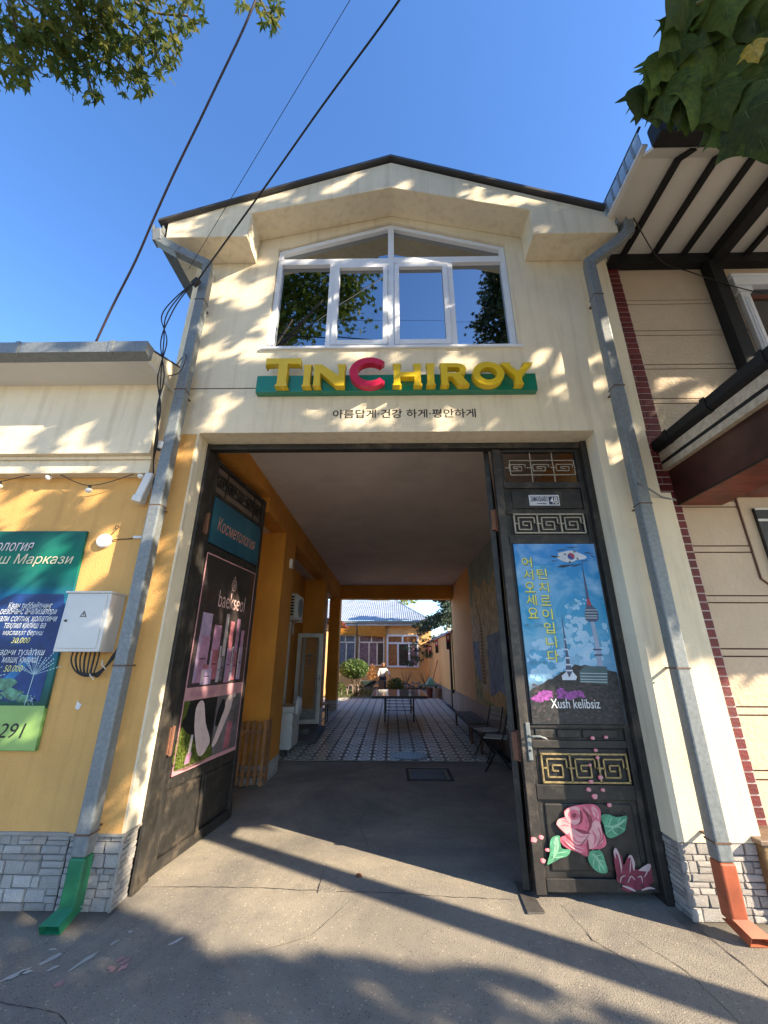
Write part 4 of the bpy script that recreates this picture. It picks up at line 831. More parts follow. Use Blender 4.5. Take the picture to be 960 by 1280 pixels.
tag(mb.build('sheet_ridges', M_galv, rf), kind='stuff')
gp = [(2.78, 4.245), (2.78, 4.13), (2.875, 4.105), (2.875, 4.24), (2.868, 4.24), (2.868, 4.115), (2.787, 4.138), (2.787, 4.245)]
gu = MB().prism(gp, -10, -2.16, 'x').box((-2.162, 2.785, 4.13), (-2.16, 2.87, 4.24)).build('gutter', M_galv, rf)
for k in range(8): MB().box((-2.50-.85*k, 2.772, 4.12), (-2.46-.85*k, 2.88, 4.25)).build('bracket', M_galv, gu)
# banner
BM = poster_mat('clinic_banner_print', [(0, (.16, .30, .08)), (.165, (.20, .36, .10)), (.17, (.02, .07, .05)), (.34, (.03, .14, .16)), (.45, (.01, .10, .28)), (.62, (.01, .12, .33)), (.72, (.004, .09, .10)), (.85, (.006, .17, .11)), (1, (.008, .085, .08))], 2, 1.6, .45, (.04, .24, .18), th=.54, rough=.55, coat=0)
BN = MB().box((-4.6, 3.352, .945), (-2.70, 3.378, 2.655))
BN.v = [(x + (z-.945)*(-.035) + .05, y, z) for x, y, z in BN.v]
BN = BN.build('clinic_banner', BM); tag(BN, 'teal green and blue clinic banner with Cyrillic lettering on the ochre wall', 'banner')
FB = Frame((0, 3.352, 0), (1, 0, 0), (0, 0, 1))
q = MB(); CM = [flat('banner_navy', (.008, .04, .17), .55, 0, var=.3, scale=4), flat('banner_dew', (.42, .62, .66), .4), flat('banner_leafgreen', (.09, .26, .17), .4, var=.4, scale=14), flat('banner_lime', (.27, .44, .13), .4, var=.08, scale=3), flat('banner_royal', (.02, .17, .42), .55, 0, var=.3, scale=6)]
def bp(pts, h, mi): poly(q, FB, pts, h, mi)
bp([(-4.5, 1.28), (-2.72, 1.28), (-2.715, 1.62), (-2.72, 1.98), (-2.76, 2.10), (-3.18, 2.10), (-3.26, 2.07), (-3.36, 1.99), (-3.5, 1.85), (-4.5, 1.75)], .002, 0)
bp([(-4.5, .95), (-2.652, .95), (-2.664, 1.25), (-4.5, 1.25)], .003, 3)
bp([(-3.3, 1.35), (-3.05, 1.45), (-2.9, 1.62), (-2.85, 1.60), (-3.0, 1.4), (-3.3, 1.3)], .0025, 4)
for i, (x, y, rx, ry) in enumerate([(-3.2, 1.36, .10, .05), (-3.05, 1.40, .10, .05), (-2.95, 1.33, .08, .04), (-3.12, 1.31, .09, .035), (-3.3, 1.32, .08, .04), (-2.85, 1.30, .05, .03)]): poly(q, FB, blob(x, y, rx, ry, 18, .2, i), .0026+i*.00005, 2)
def spray(cx_, cy_, n, r, a0, a1, seed, stemb=None):
    rr = random.Random(seed)
    for k in range(n):
        a = R(a0+(a1-a0)*k/(n-1)+rr.uniform(-3, 3)); l = r*rr.uniform(.7, 1.1); c_, s_ = math.cos(a), math.sin(a)
        bp([(cx_-s_*.0015, cy_+c_*.0015), (cx_+c_*l-s_*.0008, cy_+s_*l+c_*.0008), (cx_+c_*l+s_*.0008, cy_+s_*l-c_*.0008), (cx_+s_*.0015, cy_-c_*.0015)], .0034, 1)
        for t in (.5, .62, .74, .86, .97): bp(ell(cx_+c_*l*t, cy_+s_*l*t, .005, .005, 8), .0036, 1)
    if stemb: bp([(cx_-.003, cy_), (cx_+.003, cy_), (cx_-.004, stemb), (cx_-.008, stemb)], .0035, 1)
spray(-2.82, 1.47, 13, .20, 20, 160, 1, 1.252); spray(-3.28, 1.42, 11, .22, 10, 100, 2, 1.26); spray(-3.1, 1.33, 8, .05, 0, 360, 3); spray(-2.78, 1.29, 7, .04, 0, 360, 4)
q.build('banner_picture', CM, BN, fix=False)
tw = flat('banner_white', (.70, .74, .76), .4); ty = flat('banner_cream', (.78, .66, .44), .4); tq = flat('banner_pink', (.72, .58, .58), .4); ly = flat('banner_yellow', (.72, .72, .25), .4)
text('Косметология', FB, (-3.84, 2.472, -3.144, 2.573), tq, BN, h=.004, shear=.2)
text('ўқитиш Маркази', FB, (-3.76, 2.335, -2.759, 2.45), ty, BN, h=.004, shear=.2)
for s_, x0, x1, z0, z1, m_ in (('Кван тиббиётнинг', -3.198, -2.826, 1.978, 2.035, tw), ('резонанс анализатори', -3.253, -2.774, 1.92, 1.975, tw), ('орқали соғлиқ ҳолатини', -3.32, -2.756, 1.862, 1.918, tw), ('таҳлил қилиш ва', -3.18, -2.834, 1.812, 1.864, tw), ('маслаҳат бериш', -3.173, -2.839, 1.757, 1.812, tw), ('30,000', -3.08, -2.93, 1.70, 1.75, ly),
        ('суякларни тузатиш', -3.30, -2.781, 1.602, 1.656, tw), ('машқ қилиш', -3.107, -2.823, 1.549, 1.600, tw), ('50.000', -3.071, -2.923, 1.492, 1.54, ly)):
    text(s_, FB, (x0, z0, x1, z1), m_, BN, h=.005, shear=.2)
text('3291', FB, (-3.035, 1.030, -2.766, 1.13), M_ink, BN, h=.005, shear=.2)
# meter cabinet
EC = thing('electric_cabinet', 'light grey electric meter cabinet with warning triangle on the ochre wall', 'cabinet', (-2.42, 3.3, 1.86))
MB().box((-2.60, 3.20, 1.64), (-2.245, F0, 2.085)).build('case', M_box, EC, bevel=.006)
MB().box((-2.61, 3.185, 2.085), (-2.24, F0, 2.10)).build('rain_lip', M_box, EC, bevel=.003)
dr = MB().box((-2.575, 3.192, 1.665), (-2.27, 3.2, 2.065)).build('door', M_box, EC, bevel=.004)
FC = Frame((0, 3.192, 0), (1, 0, 0), (0, 0, 1))
shape([[(-2.452, 1.90), (-2.398, 1.90), (-2.425, 1.948)], [(-2.443, 1.905), (-2.425, 1.938), (-2.407, 1.905)]], FC, .001, .001, M_ink, dr, 'warning_triangle')
MB().add([FC.P(a, b, .002) for a, b in ((-2.422, 1.932), (-2.431, 1.918), (-2.426, 1.918), (-2.428, 1.907), (-2.418, 1.921), (-2.423, 1.921))], [(0, 1, 2, 3, 4, 5)]).build('lightning_mark', M_ink, dr)
MB().tube([(-2.553, 3.192, 1.87), (-2.553, 3.183, 1.87)], .009, 10).build('lock', M_blackp, dr)
# cables out of the cabinet
CB = thing('cable_bundle', 'bundle of black cables looping below the grey meter cabinet', 'cables', (-2.3, 3.33, 1.5))
for k in range(7):
    x = -2.50+.035*k; r_ = .0055+.0015*(k % 2); d = .012*k
    MB().tube(spl([(x, 3.28, 1.645), (x+.005, 3.275, 1.58), (-2.44+.025*k, 3.27, 1.505-.004*k), (-2.35+.01*k, 3.275, 1.465+.004*k), (-2.27, 3.30, 1.50-.006*k), (-2.20-.004*k, 3.335, 1.60), (-2.155-.006*k, 3.36, 1.75), (-2.145-.008*k, 3.365, 2.2), (-2.15-.008*k, 3.365, 2.8), (-2.14-.008*k, 3.36, 3.15)]), r_, 6).build('cable', M_cable, CB, smooth=True)
for x, z in ((-2.31, 1.475), (-2.235, 1.55)): MB().tube([(x-.018, 3.285, z+.03), (x, 3.26, z), (x+.018, 3.29, z-.035)], .004, 6).build('cable_tie', M_plast, CB)
# round lamp
RL = thing('wall_lamp', 'round white flush wall lamp beside the clinic banner', 'lamp', (-2.545, 3.36, 2.57))
MB().lathe([(.062, 0), (.062, -.028), (.056, -.036), (.0, -.038)], (-2.545, F0, 2.57), 28, ax='y').build('diffuser', M_plast, RL, smooth=False)
MB().lathe([(.066, 0), (.066, -.012)], (-2.545, F0-.0005, 2.57), 28, ax='y').build('rim', mat('grey_plastic', (.45, .45, .46), .4), RL)
tag(MB().tube(spl([(-2.49, 3.375, 2.575), (-2.42, 3.372, 2.585), (-2.33, 3.375, 2.59), (-2.27, 3.37, 2.60)]), .004, 6).tube(spl([(-2.50, 3.378, 2.63), (-2.46, 3.37, 2.68), (-2.44, 3.37, 2.70), (-2.47, 3.37, 2.71), (-2.48, 3.375, 2.68)]), .003, 6).build('lamp_wire', M_cable), 'thin black wire running from the round wall lamp to the junction sleeve', 'wire')
tag(MB().box((-2.285, 3.355, 2.59), (-2.21, F0, 2.612)).build('cable_sleeve', M_plast), 'small white plastic junction sleeve on the ochre wall', 'junction sleeve')
tag(MB().add([(-2.45, 3.382, 1.23), (-2.42, 3.382, 1.22), (-2.405, 3.382, 1.26), (-2.43, 3.382, 1.27), (-2.445, 3.382, 1.29)], [(0, 1, 2, 3, 4)]).build('torn_sticker', M_plast), 'torn scrap of white sticker left on the ochre wall', 'sticker')
# floodlight housing near the corner, camera
FLd = thing('junction_box', 'weathered white plastic junction box hanging under the cornice corner', 'junction box', (-2.235, 3.3, 3.05))
MB().obox((-2.235, 3.30, 3.06), (.075, .08, .26), Matrix.Rotation(R(14), 3, 'Y')).build('housing', M_plast, FLd, bevel=.012)
MB().obox((-2.262, 3.29, 2.93), (.09, .09, .06), Matrix.Rotation(R(14), 3, 'Y')).build('lid', M_plast, FLd, bevel=.012)
MB().tube([(-2.20, F0, 3.12), (-2.22, 3.32, 3.12)], .012, 8).build('arm', M_plast, FLd)
SC = thing('security_camera', 'small white dome security camera under the parapet corner', 'camera', (-2.13, 3.22, 3.42))
MB().lathe([(.03, .05), (.035, .045), (.035, 0), (.028, -.018), (.0, -.028)], (-2.12, 3.20, 3.41), 20).build('body', M_plast, SC, smooth=True)
MB().lathe([(.018, -.016), (.016, -.034), (0, -.036)], (-2.12, 3.19, 3.405), 16).build('lens', M_blackp, SC)
MB().tube([(-2.12, 3.20, 3.44), (-2.16, 3.26, 3.47), (-2.21, 3.30, 3.47)], .010, 8).build('arm', M_plast, SC)
# string lights
ST = thing('string_light', 'string of four frosted globe bulbs on black wire under the cornice', 'string lights', (-2.9, 3.33, 3.1))
an = [(-3.60, 3.3, 3.12), (-3.18, 3.32, 3.215), (-2.76, 3.31, 3.08), (-2.31, 3.31, 3.22), (-2.24, 3.33, 3.26)]
MB().tube(spl(an, 10), .004, 6).build('wire', M_cable, ST)
for p in an[:4]:
    p = Vector(p); MB().tube([p, p-Vector((0, 0, .03))], .012, 8).build('socket', M_cable, ST)
    MB().lathe([(.0, -.075), (.018, -.07), (.028, -.052), (.026, -.036), (.012, -.028)], p, 14).build('bulb', M_bulb, ST, smooth=True)

# ============================================================ HOUSE ON THE RIGHT
RH = thing('beige_house', 'two storey beige rendered house with red brick corner and porch right of the gateway', 'building', (4, 3.7, 0))
MB().box((2.53, 3.612, 0), (9, 10, 6.6)).build('wall', M_line, RH)
zl = [0.0, .42, .75, .81, 1.19, 1.25, 1.63, 1.69, 2.07, 2.13, 2.52, 2.58, 2.96, 3.02, 3.40, 3.46, 4.12, 4.18, 4.56, 4.62, 5.02, 5.09, 5.48, 5.54, 6.3]
for z0, z1 in zip(zl[:-1], zl[1:]): MB().box((2.745, 3.60, z0+.006), (9, 3.613, z1-.006)).build('render_course', M_house, RH)
MB().box((2.50, 3.588, .4), (2.742, 3.62, 6.2)).build('brick_bed', M_grout, RH)
bme = [MB().box((-w_/2, -.006, -.0315), (w_/2, .01, .0315)).mesh('brick', M_brick) for w_ in (.155, .075, .115)]
z = .44; k = 0; bo = wloc(RH)
while z < 6.15:
    if k % 2 == 0: lay = [(0, 2.50+.0775+.085)] ; lay = [(0, 2.655), (1, 2.532)]
    else: lay = [(2, 2.678), (2, 2.556)]
    for mi_, x in lay: piece('brick', bme[mi_], RH, (x-bo.x, 3.588-bo.y-rng.uniform(0, .002), z+.0315-bo.z))
    z += .0745; k += 1
# ground floor window
w1 = MB().prism([(3.27, 2.28), (3.42, 2.14), (4.9, 2.14), (5.05, 2.28), (5.05, 3.08), (3.27, 3.08)], 3.582, 3.6).build('window_surround', M_house, RH, bevel=.004)
MB().prism([(3.258, 2.276), (3.417, 2.128), (4.905, 2.128), (5.062, 2.276), (5.062, 3.092), (3.258, 3.092)], 3.590, 3.5995).build('groove', M_line, w1)
MB().box((3.37, 3.55, 1.35), (4.9, 3.584, 2.93)).build('window', M_blackp, RH)
wi = MB().box((3.37, 3.545, 2.80), (4.9, 3.56, 2.822)).box((3.37, 3.545, 2.912), (4.9, 3.57, 2.93)).box((4.1, 3.545, 1.35), (4.14, 3.56, 2.8)).build('window_frame', M_plast, RH)
MB().box((3.39, 3.552, 1.37), (4.88, 3.556, 2.8)).build('window_pane', M_glassd, RH)
# upper window with white moulded trim
uw = MB().box((4.02, 3.54, 4.3), (4.13, 3.6, 5.66)).box((5.4, 3.54, 4.3), (5.51, 3.6, 5.66)).box((3.96, 3.50, 5.66), (5.57, 3.6, 5.78)).box((3.99, 3.52, 5.58), (4.16, 3.6, 5.66)).box((3.93, 3.48, 5.78), (5.60, 3.6, 5.81)).build('window_trim', M_pvc, RH, bevel=.006)
for x in (4.05, 4.08): MB().box((x, 3.53, 4.4), (x+.012, 3.545, 5.5)).build('fluting', M_pvc, uw)
MB().box((4.13, 3.575, 4.3), (5.4, 3.603, 5.66)).build('window', M_glassd, RH)
MB().box((4.13, 3.56, 5.50), (5.4, 3.60, 5.56)).build('window_bar', M_brown, RH)
# upper roof canopy
UR = MB().box((2.42, 2.52, 6.17), (8, 3.62, 6.2)).build('canopy', M_soff, RH)
MB().prism([(2.36, 6.02), (2.52, 6.17), (2.52, 6.2), (2.36, 6.06)], 2.42, 8, 'x').build('canopy_front_slope', M_soff, RH)
MB().box((2.40, 2.22, 6.02), (8, 2.36, 6.26)).build('front_gutter', M_dkmet, RH, bevel=.02)
for x in (2.78, 3.14, 3.49, 4.24, 4.6):
    MB().box((x-.028, 2.52, 6.125), (x+.028, 3.60, 6.17)).prism([(2.36, 5.985), (2.52, 6.125), (2.52, 6.17), (2.36, 6.02)], x-.028, x+.028, 'x').build('purlin', M_dkmet, UR)
MB().box((3.79, 2.38, 6.04), (3.93, 3.60, 6.168)).build('rafter', M_dkmet, UR)
MB().box((2.50, 3.50, 6.02), (8, 3.62, 6.168)).build('wall_beam', M_dkmet, UR)
MB().box((3.72, 3.47, 3.4), (3.86, 3.598, 6.02)).build('wall_post', M_dkmet, RH, bevel=.004)
MB().box((2.37, 2.40, 6.14), (2.42, 3.62, 6.17)).build('side_rail', M_plast, UR)
sp = MB().box((2.355, 2.36, 6.345), (2.375, 3.5, 6.36)).build('sheet_edge_rail', M_dkmet, UR)
for k in range(9):
    y = 2.40+k*.125; MB().box((2.36, y, 6.17), (2.368, y+.095, 6.345)).build('clear_panel', mat('bluish_polycarbonate', (.42, .55, .68), .15, spec=.7, trans=.35), UR)
    MB().box((2.355, y+.095, 6.17), (2.372, y+.125, 6.345)).build('panel_post', M_galv, UR)
# street porch
PX = 2.62
po = MB().box((PX+.10, 1.92, 3.42), (7, 3.60, 3.50)).build('porch_roof', M_dkmet, RH)
MB().prism([(PX-.02, 3.645), (PX-.02, 3.56), (PX+.01, 3.53), (PX+.11, 3.53), (PX+.11, 3.56), (PX+.02, 3.57), (PX+.01, 3.645)], 1.9, 3.60, 'y').build('porch_gutter', M_dkmet, po, bevel=.006)
for y in (2.3, 2.85, 3.35): MB().prism([(PX-.03, 3.655), (PX-.03, 3.55), (PX+.0, 3.52), (PX+.11, 3.52), (PX+.11, 3.53), (PX, 3.53), (PX-.02, 3.56), (PX-.02, 3.655)], y, y+.05, 'y').build('gutter_clip', M_dkmet, po)
MB().box((PX+.03, 1.92, 3.43), (PX+.09, 3.60, 3.525)).build('fascia', M_mottle, po)
MB().box((PX+.035, 1.92, 3.395), (PX+.095, 3.60, 3.43)).build('fascia_groove', M_dkmet, po)
MB().box((PX+.03, 1.92, 3.33), (PX+.30, 3.60, 3.395)).build('soffit_board', M_mottle, po)
for k in range(2): pass
bmx0, bmx1 = PX+.08, PX+.50
MB().box((bmx0, 1.95, 2.98), (bmx0+.02, 3.588, 3.33)).build('beam_side', mat('maroon_board', (.055, .018, .014), .4, var=.25, scale=4), po)
for k in range(10):
    y1 = 3.588-.165*k; MB().box((bmx0+.02, y1-.16, 2.975), (bmx1, y1, 2.99)).build('plank', M_brown, po)
MB().box((bmx1-.02, 1.95, 2.99), (bmx1, 3.588, 3.33)).build('beam_side', M_brown, po)
MB().box((bmx0-.001, 1.95, 2.972), (bmx0+.02, 3.588, 2.98)).build('beam_edge', M_dkmet, po)
MB().box((bmx1, 3.50, 3.05), (7, 3.60, 3.42)).build('wall_plate', M_brown, po)
# stone slab plinth
pl = MB().box((2.47, 3.33, .13), (4.2, 3.60, .44)).build('plinth_slab', mat('brown_granite', (.24, .15, .06), .5, col2=(.10, .06, .03), scale=26, bump=.6, bscale=30), RH, bevel=.012)
MB().box((2.45, 3.31, .44), (4.2, 3.60, .47)).build('plinth_cap', mat('brown_cap', (.20, .14, .10), .5, var=.2, scale=12), pl, bevel=.006)
MB().box((2.49, 3.36, 0), (4.2, 3.60, .13)).build('plinth_base', M_mortar, pl)
cladding(RH, (2.50, 3.36, 0), (1, 0), .9, 0, .13, .03, .05, .07, .1, .2)
tag(MB().tube([(2.08, 3.14, 3.02), (2.42, 3.37, 2.97), (2.56, 3.40, 2.95)], .008, 6).build('steel_rod', M_galv), 'thin steel rod tied across the right hand downpipe', 'rod')
# ============================================================ PASSAGE FURNITURE
zf = gz
# leaning slatted pallet
PT = thing('slatted_pallet', 'brown slatted wooden pallet standing against the orange passage wall', 'pallet', (-1.95, 6.05, zf(6)), R(7))
for k in range(11):
    if k > 6: break
    x = -.235+.078*k; MB().obox((x, -.02+.003*(k % 3), .40), (.046, .016, .74+.02*math.sin(k*2.3)), Matrix.Rotation(R(-4), 3, 'X')).build('slat', M_wood, PT, world=False)
for z in (.12, .62): MB().box((-.26, 0, z), (.27, .03, z+.05)).build('crossbar', M_wood, PT, world=False)
for k in range(3): MB().box((.27, .0+.13*k, .03), (.285, .07+.13*k, .78)).build('slat', M_wood, PT, world=False)
MB().box((-.26, .30, .10), (.27, .33, .15)).box((.25, .03, .1), (.27, .3, .15)).build('crossbar', M_wood, PT, world=False)
# basin cabinet
BC = thing('basin_cabinet', 'white washbasin cabinet with two doors on short feet near the doorway', 'cabinet', (-1.87, 8.0, zf(8)), R(90))
b = lambda a0, a1, m_, nm, P_, bv=.004: MB().box(a0, a1).build(nm, m_, P_, bevel=bv, world=False)
b((-.28, -.13, .10), (.28, .17, .66), M_plast, 'body', BC)
for x0, x1 in ((-.27, -.005), (.005, .27)):
    d = b((x0, -.145, .12), (x1, -.13, .48), M_plast, 'door', BC); b((x0+.11, -.155, .40), (x0+.13, -.145, .46), M_galv, 'handle', d, 0)
b((-.27, -.143, .50), (.27, -.13, .63), M_plast, 'drawer', BC)
mb = MB().prism([(-.30, .66), (.30, .66), (.32, .76), (-.32, .76)], -.16, .17, 'y'); mb.build('basin', mat('ceramic', (.72, .72, .70), .15, var=.02, coat=.5), BC, bevel=.02, world=False)
mb = MB().lathe([(.0, -.05), (.14, -.045), (.17, 0)], (0, -.155, .74), 20, ax='y'); mb.build('basin_rim', mat('ceramic', (.72, .72, .70), .15), BC, world=False)
for x in (-.24, .24):
    for y in (-.10, .14): MB().tube([(x, y, 0), (x, y, .10)], .015, 8).build('foot', M_galv, BC, world=False)
# open glazed door with lamp decal, steps
GD = thing('glazed_door', 'open white framed glass door standing above the grey step', 'door', (-2.15, 9.55, .28), R(8))
def frame_(P_, x0, x1, z0, z1, t, m_, y=0): 
    mb = MB().box((x0, y, z0), (x0+t, y+.05, z1)).box((x1-t, y, z0), (x1, y+.05, z1)).box((x0+t, y, z0), (x1-t, y+.05, z0+t)).box((x0+t, y, z1-t), (x1-t, y+.05, z1)); return mb.build('frame', m_, P_, bevel=.004, world=False)
fr = frame_(GD, 0, .58, 0, 1.86, .09, mat('aged_white_pvc', (.50, .49, .45), .4))
cg = mat('clear_glass', (.9, .9, .9), .02, var=0, spec=.5); nb = cg.node_tree.nodes['Principled BSDF']; nb.inputs['Transmission Weight'].default_value = .97; nb.inputs['IOR'].default_value = 1.02
MB().box((.09, .02, .09), (.49, .026, 1.77)).build('pane', cg, GD, world=False)
MB().box((.53, -.05, .85), (.55, 0, .98)).tube([(.54, -.06, .9), (.44, -.06, .9)], .01, 6).build('handle', M_galv, GD, world=False)
lampd = MB(); FG = Frame((0, .018, 0), (1, 0, 0), (0, 0, 1))
poly(lampd, FG, [(.19, 1.36), (.39, 1.36), (.37, 1.385), (.32, 1.41), (.30, 1.47), (.28, 1.41), (.21, 1.385)], 0, 0)
for z in (1.28, 1.24, 1.20, 1.12): poly(lampd, FG, rect(.23, z-.006, .35, z+.006), 0, 0)
poly(lampd, FG, rect(.285, 1.0, .295, 1.36), 0, 0)
lampd.build('decal', M_blackp, GD, fix=False, world=False)
G2 = thing('door_frame', 'white door frame set in the passage wall behind the open glass door', 'door frame', (-2.15, 10.12, .28))
frame_(G2, .0, .42, 0, 1.9, .07, mat('aged_white_pvc', (.5, .49, .45), .4))
stp = tag(MB().prism([(-2.2, 8.35), (-1.75, 8.35), (-1.47, 8.65), (-1.52, 10.2), (-2.2, 10.2)], zf(8.5), .17, 'z').prism([(-2.2, 8.85), (-1.80, 8.85), (-1.66, 9.0), (-1.68, 10.2), (-2.2, 10.2)], .17, .28, 'z').build('step', mat('grey_step', (.12, .12, .115), .8, bump=.3), bevel=.008), kind='structure')
# air conditioner unit + duct
AC = thing('air_conditioner', 'white outdoor air conditioner unit on brackets high on the passage wall', 'air conditioner', (-2.15, 8.9, 2.6))
b((-2.20+2.15, -.38, -.22), (.13, .38, .30), M_plast, 'case', AC, .012)
MB().lathe([(.20, 0), (.20, .012), (.0, .014)], (.13, .1, .04), 24, ax='x').build('fan_grille', mat('dark_grey_grille', (.10, .10, .10), .5), AC, world=False)
for k in range(7): MB().box((-.03, -.392, -.16+.06*k), (.10, -.38, -.12+.06*k)).build('vent_slot', M_blackp, AC, world=False)
for y in (-.3, .3): MB().box((-.05, y-.015, -.25), (.16, y+.015, -.22)).box((-.05, y-.015, -.5), (-.03, y+.015, -.22)).build('bracket', M_plast, AC, world=False)
MB().box((-.045, -.12, -2.0), (.0, -.04, -.25)).build('duct', M_plast, AC, world=False)
AL = thing('alarm_siren', 'small white plastic siren box on the corner of the first orange pillar', 'siren', (-1.72, 6.55, 3.05)); MB().box((-1.70, 6.50, 3.0), (-1.65, 6.6, 3.16)).build('housing', M_plast, AL, bevel=.01)
WP = thing('panel_post', 'narrow pale strip painted as daylit outer wall beside the last passage pillar', 'panel', (-1.95, 11.9, .1)); MB().box((-1.98, 11.8, .1), (-1.93, 12.3, 3.45)).build('sheet', mat('daylit_wall_pink', (.62, .50, .45), .7), WP)  # stands in for the daylit outer wall; daylight is in its pale colour
# dark chair and bench at last pillar
def chair(loc, rz, label, white=True):
    T = thing('folding_chair', label, 'chair', loc, rz, 'folding chairs by the passage wall'); mt = M_blackp
    for s_ in (-1, 1):
        MB().tube([(s_*.19, -.19, 0), (s_*.19, .10, .46), (s_*.19, .20, .80)], .011, 6).build('leg', mt, T, world=False, smooth=True)
        MB().tube([(s_*.17, .24, 0), (s_*.17, -.17, .43)], .011, 6).build('leg', mt, T, world=False, smooth=True)
    sm_ = mat('pale_slats', (.42, .40, .36), .5, var=.15) if white else M_wood
    for k in range(5): MB().box((-.17+.07*k, -.19, .435), (-.115+.07*k, .15, .45)).build('seat_slat', sm_, T, world=False)
    for k in range(3): MB().box((-.19, .17+.015*k, .58+.075*k), (.19, .185+.015*k, .63+.075*k)).build('back_slat', sm_, T, world=False)
    MB().tube([(-.19, -.12, .11), (.19, -.12, .11)], .008, 6).build('crossbar', mt, T, world=False)
    return T
chair((1.62, 7.65, zf(7.6)), R(-70), 'folding chair with pale slats nearest the tiled floor by the right wall')
chair((1.62, 7.02, zf(7)), R(-110), 'folding chair with pale slats nearest the wicket door by the right wall')
def bench(loc, rz, label, L_=1.3, W_=.42, H_=.36):
    T = thing('wooden_bench', label, 'bench', loc, rz)
    for k in range(5): MB().box((-L_/2, -W_/2+k*W_/5+.006, H_-.025), (L_/2, -W_/2+(k+1)*W_/5-.006, H_)).build('slat', mat('grey_old_wood', (.12, .075, .05), .7, var=.25, scale=10, bump=.3, rand=.2), T, world=False)
    for sx in (-1, 1):
        for sy in (-1, 1): MB().box((sx*(L_/2-.05)-.022, sy*(W_/2-.03)-.022, 0), (sx*(L_/2-.05)+.022, sy*(W_/2-.03)+.022, H_-.025)).build('leg', mat('red_brown_leg', (.10, .035, .02), .5), T, world=False, bevel=.003)
        MB().box((sx*(L_/2-.05)-.012, -W_/2+.05, H_-.075), (sx*(L_/2-.05)+.012, W_/2-.05, H_-.03)).build('rail', mat('red_brown_leg', (.10, .035, .02), .5), T, world=False)
    MB().box((-L_/2+.05, -W_/2+.02, .12), (L_/2-.05, -W_/2+.045, .15)).build('stretcher', mat('red_brown_leg', (.1, .035, .02), .5), T, world=False)
    return T
bench((1.74, 10.0, zf(10)), R(90), 'low slatted wooden bench with reddish legs along the right passage wall', 1.9, .42, .33)
bench((1.72, 8.35, zf(8.3)), R(90), 'second slatted bench behind the folding chairs against the marble plinth', 1.0, .42, .34)
dch = thing('dark_chair', 'dark chair standing beyond the grey step on the left', 'chair', (-1.80, 11.0, zf(11)))
for sx in (-1, 1):
    for sy in (-1, 1): MB().box((-1.80+sx*.17-.012, 11+sy*.17-.012, zf(11)), (-1.80+sx*.17+.012, 11+sy*.17+.012, .52 if sy < 0 else .52)).build('leg', M_blackp, dch)
MB().box((-1.99, 10.81, .52), (-1.61, 11.19, .56)).build('seat', mat('pale_seat', (.36, .34, .31), .6), dch); MB().tube([(-1.99, 11.19, .55), (-1.97, 11.25, 1.2), (-1.93, 11.22, 1.25)], .014, 6).tube([(-1.99, 10.85, .55), (-1.97, 10.8, 1.15)], .014, 6).build('backrest', M_blackp, dch)
# table tennis table
TT = thing('tennis_table', 'folding table tennis table with dark glossy top in the courtyard mouth', 'table', (.18, 12.1, zf(12)))
for y0, y1 in ((-1.12, -.01), (.01, 1.12)):
    tp = MB().box((-.70, y0, .615), (.70, y1, .64)).build('table_top', mat('dark_table_top', (.035, .033, .05), .12, var=.2, scale=3, coat=.6), TT, world=False, bevel=.003)
    MB().box((-.70, y0, .6402), (-.685, y1, .6415)).box((.685, y0, .6402), (.70, y1, .6415)).box((-.004, y0, .6402), (.004, y1, .6415)).build('white_line', flat('line_white', (.5, .5, .55), .3), tp, world=False)
    MB().box((-.69, y0+.01, .575), (.69, y1-.01, .615)).build('apron', M_blackp, TT, world=False)
for sx in (-1, 1):
    for y in (-.80, .80): MB().box((sx*.365-.02, y-.02, 0), (sx*.365+.02, y+.02, .575)).build('leg', M_blackp, TT, world=False)
    MB().bar((sx*.365, -.80, .28), (sx*.365, .8, .28), .02).build('brace', M_blackp, TT, world=False)
for z in (.36, .43, .50, .28): MB().bar((-.365, -.80, z), (.365, -.80, z), .016).build('crossbar', M_blackp, TT, world=False)
# drain pipe and hose at the passage end
DP = thing('rain_pipe', 'thin dark vertical pipe at the end of the right passage wall', 'pipe', (1.97, 14.4, zf(14)))
MB().tube([(1.97, 14.4, zf(14)), (1.97, 14.4, 2.55)], .04, 10).build('pipe', mat('brown_pipe', (.045, .03, .028), .5), DP, smooth=True)
MB().box((1.90, 14.3, 2.5), (2.03, 14.48, 2.60)).build('cap', M_plast, DP)
MB().tube(spl([(2.0, 14.2, 2.55), (2.0, 14.0, 2.45), (1.99, 13.95, 1.8), (1.99, 13.9, .75), (1.98, 13.85, .6)]), .012, 6).build('hose', M_cable2, DP, smooth=True)
MB().obox((1.96, 14.1, .62), (.1, .16, .1)).build('valve', M_blackp, DP)

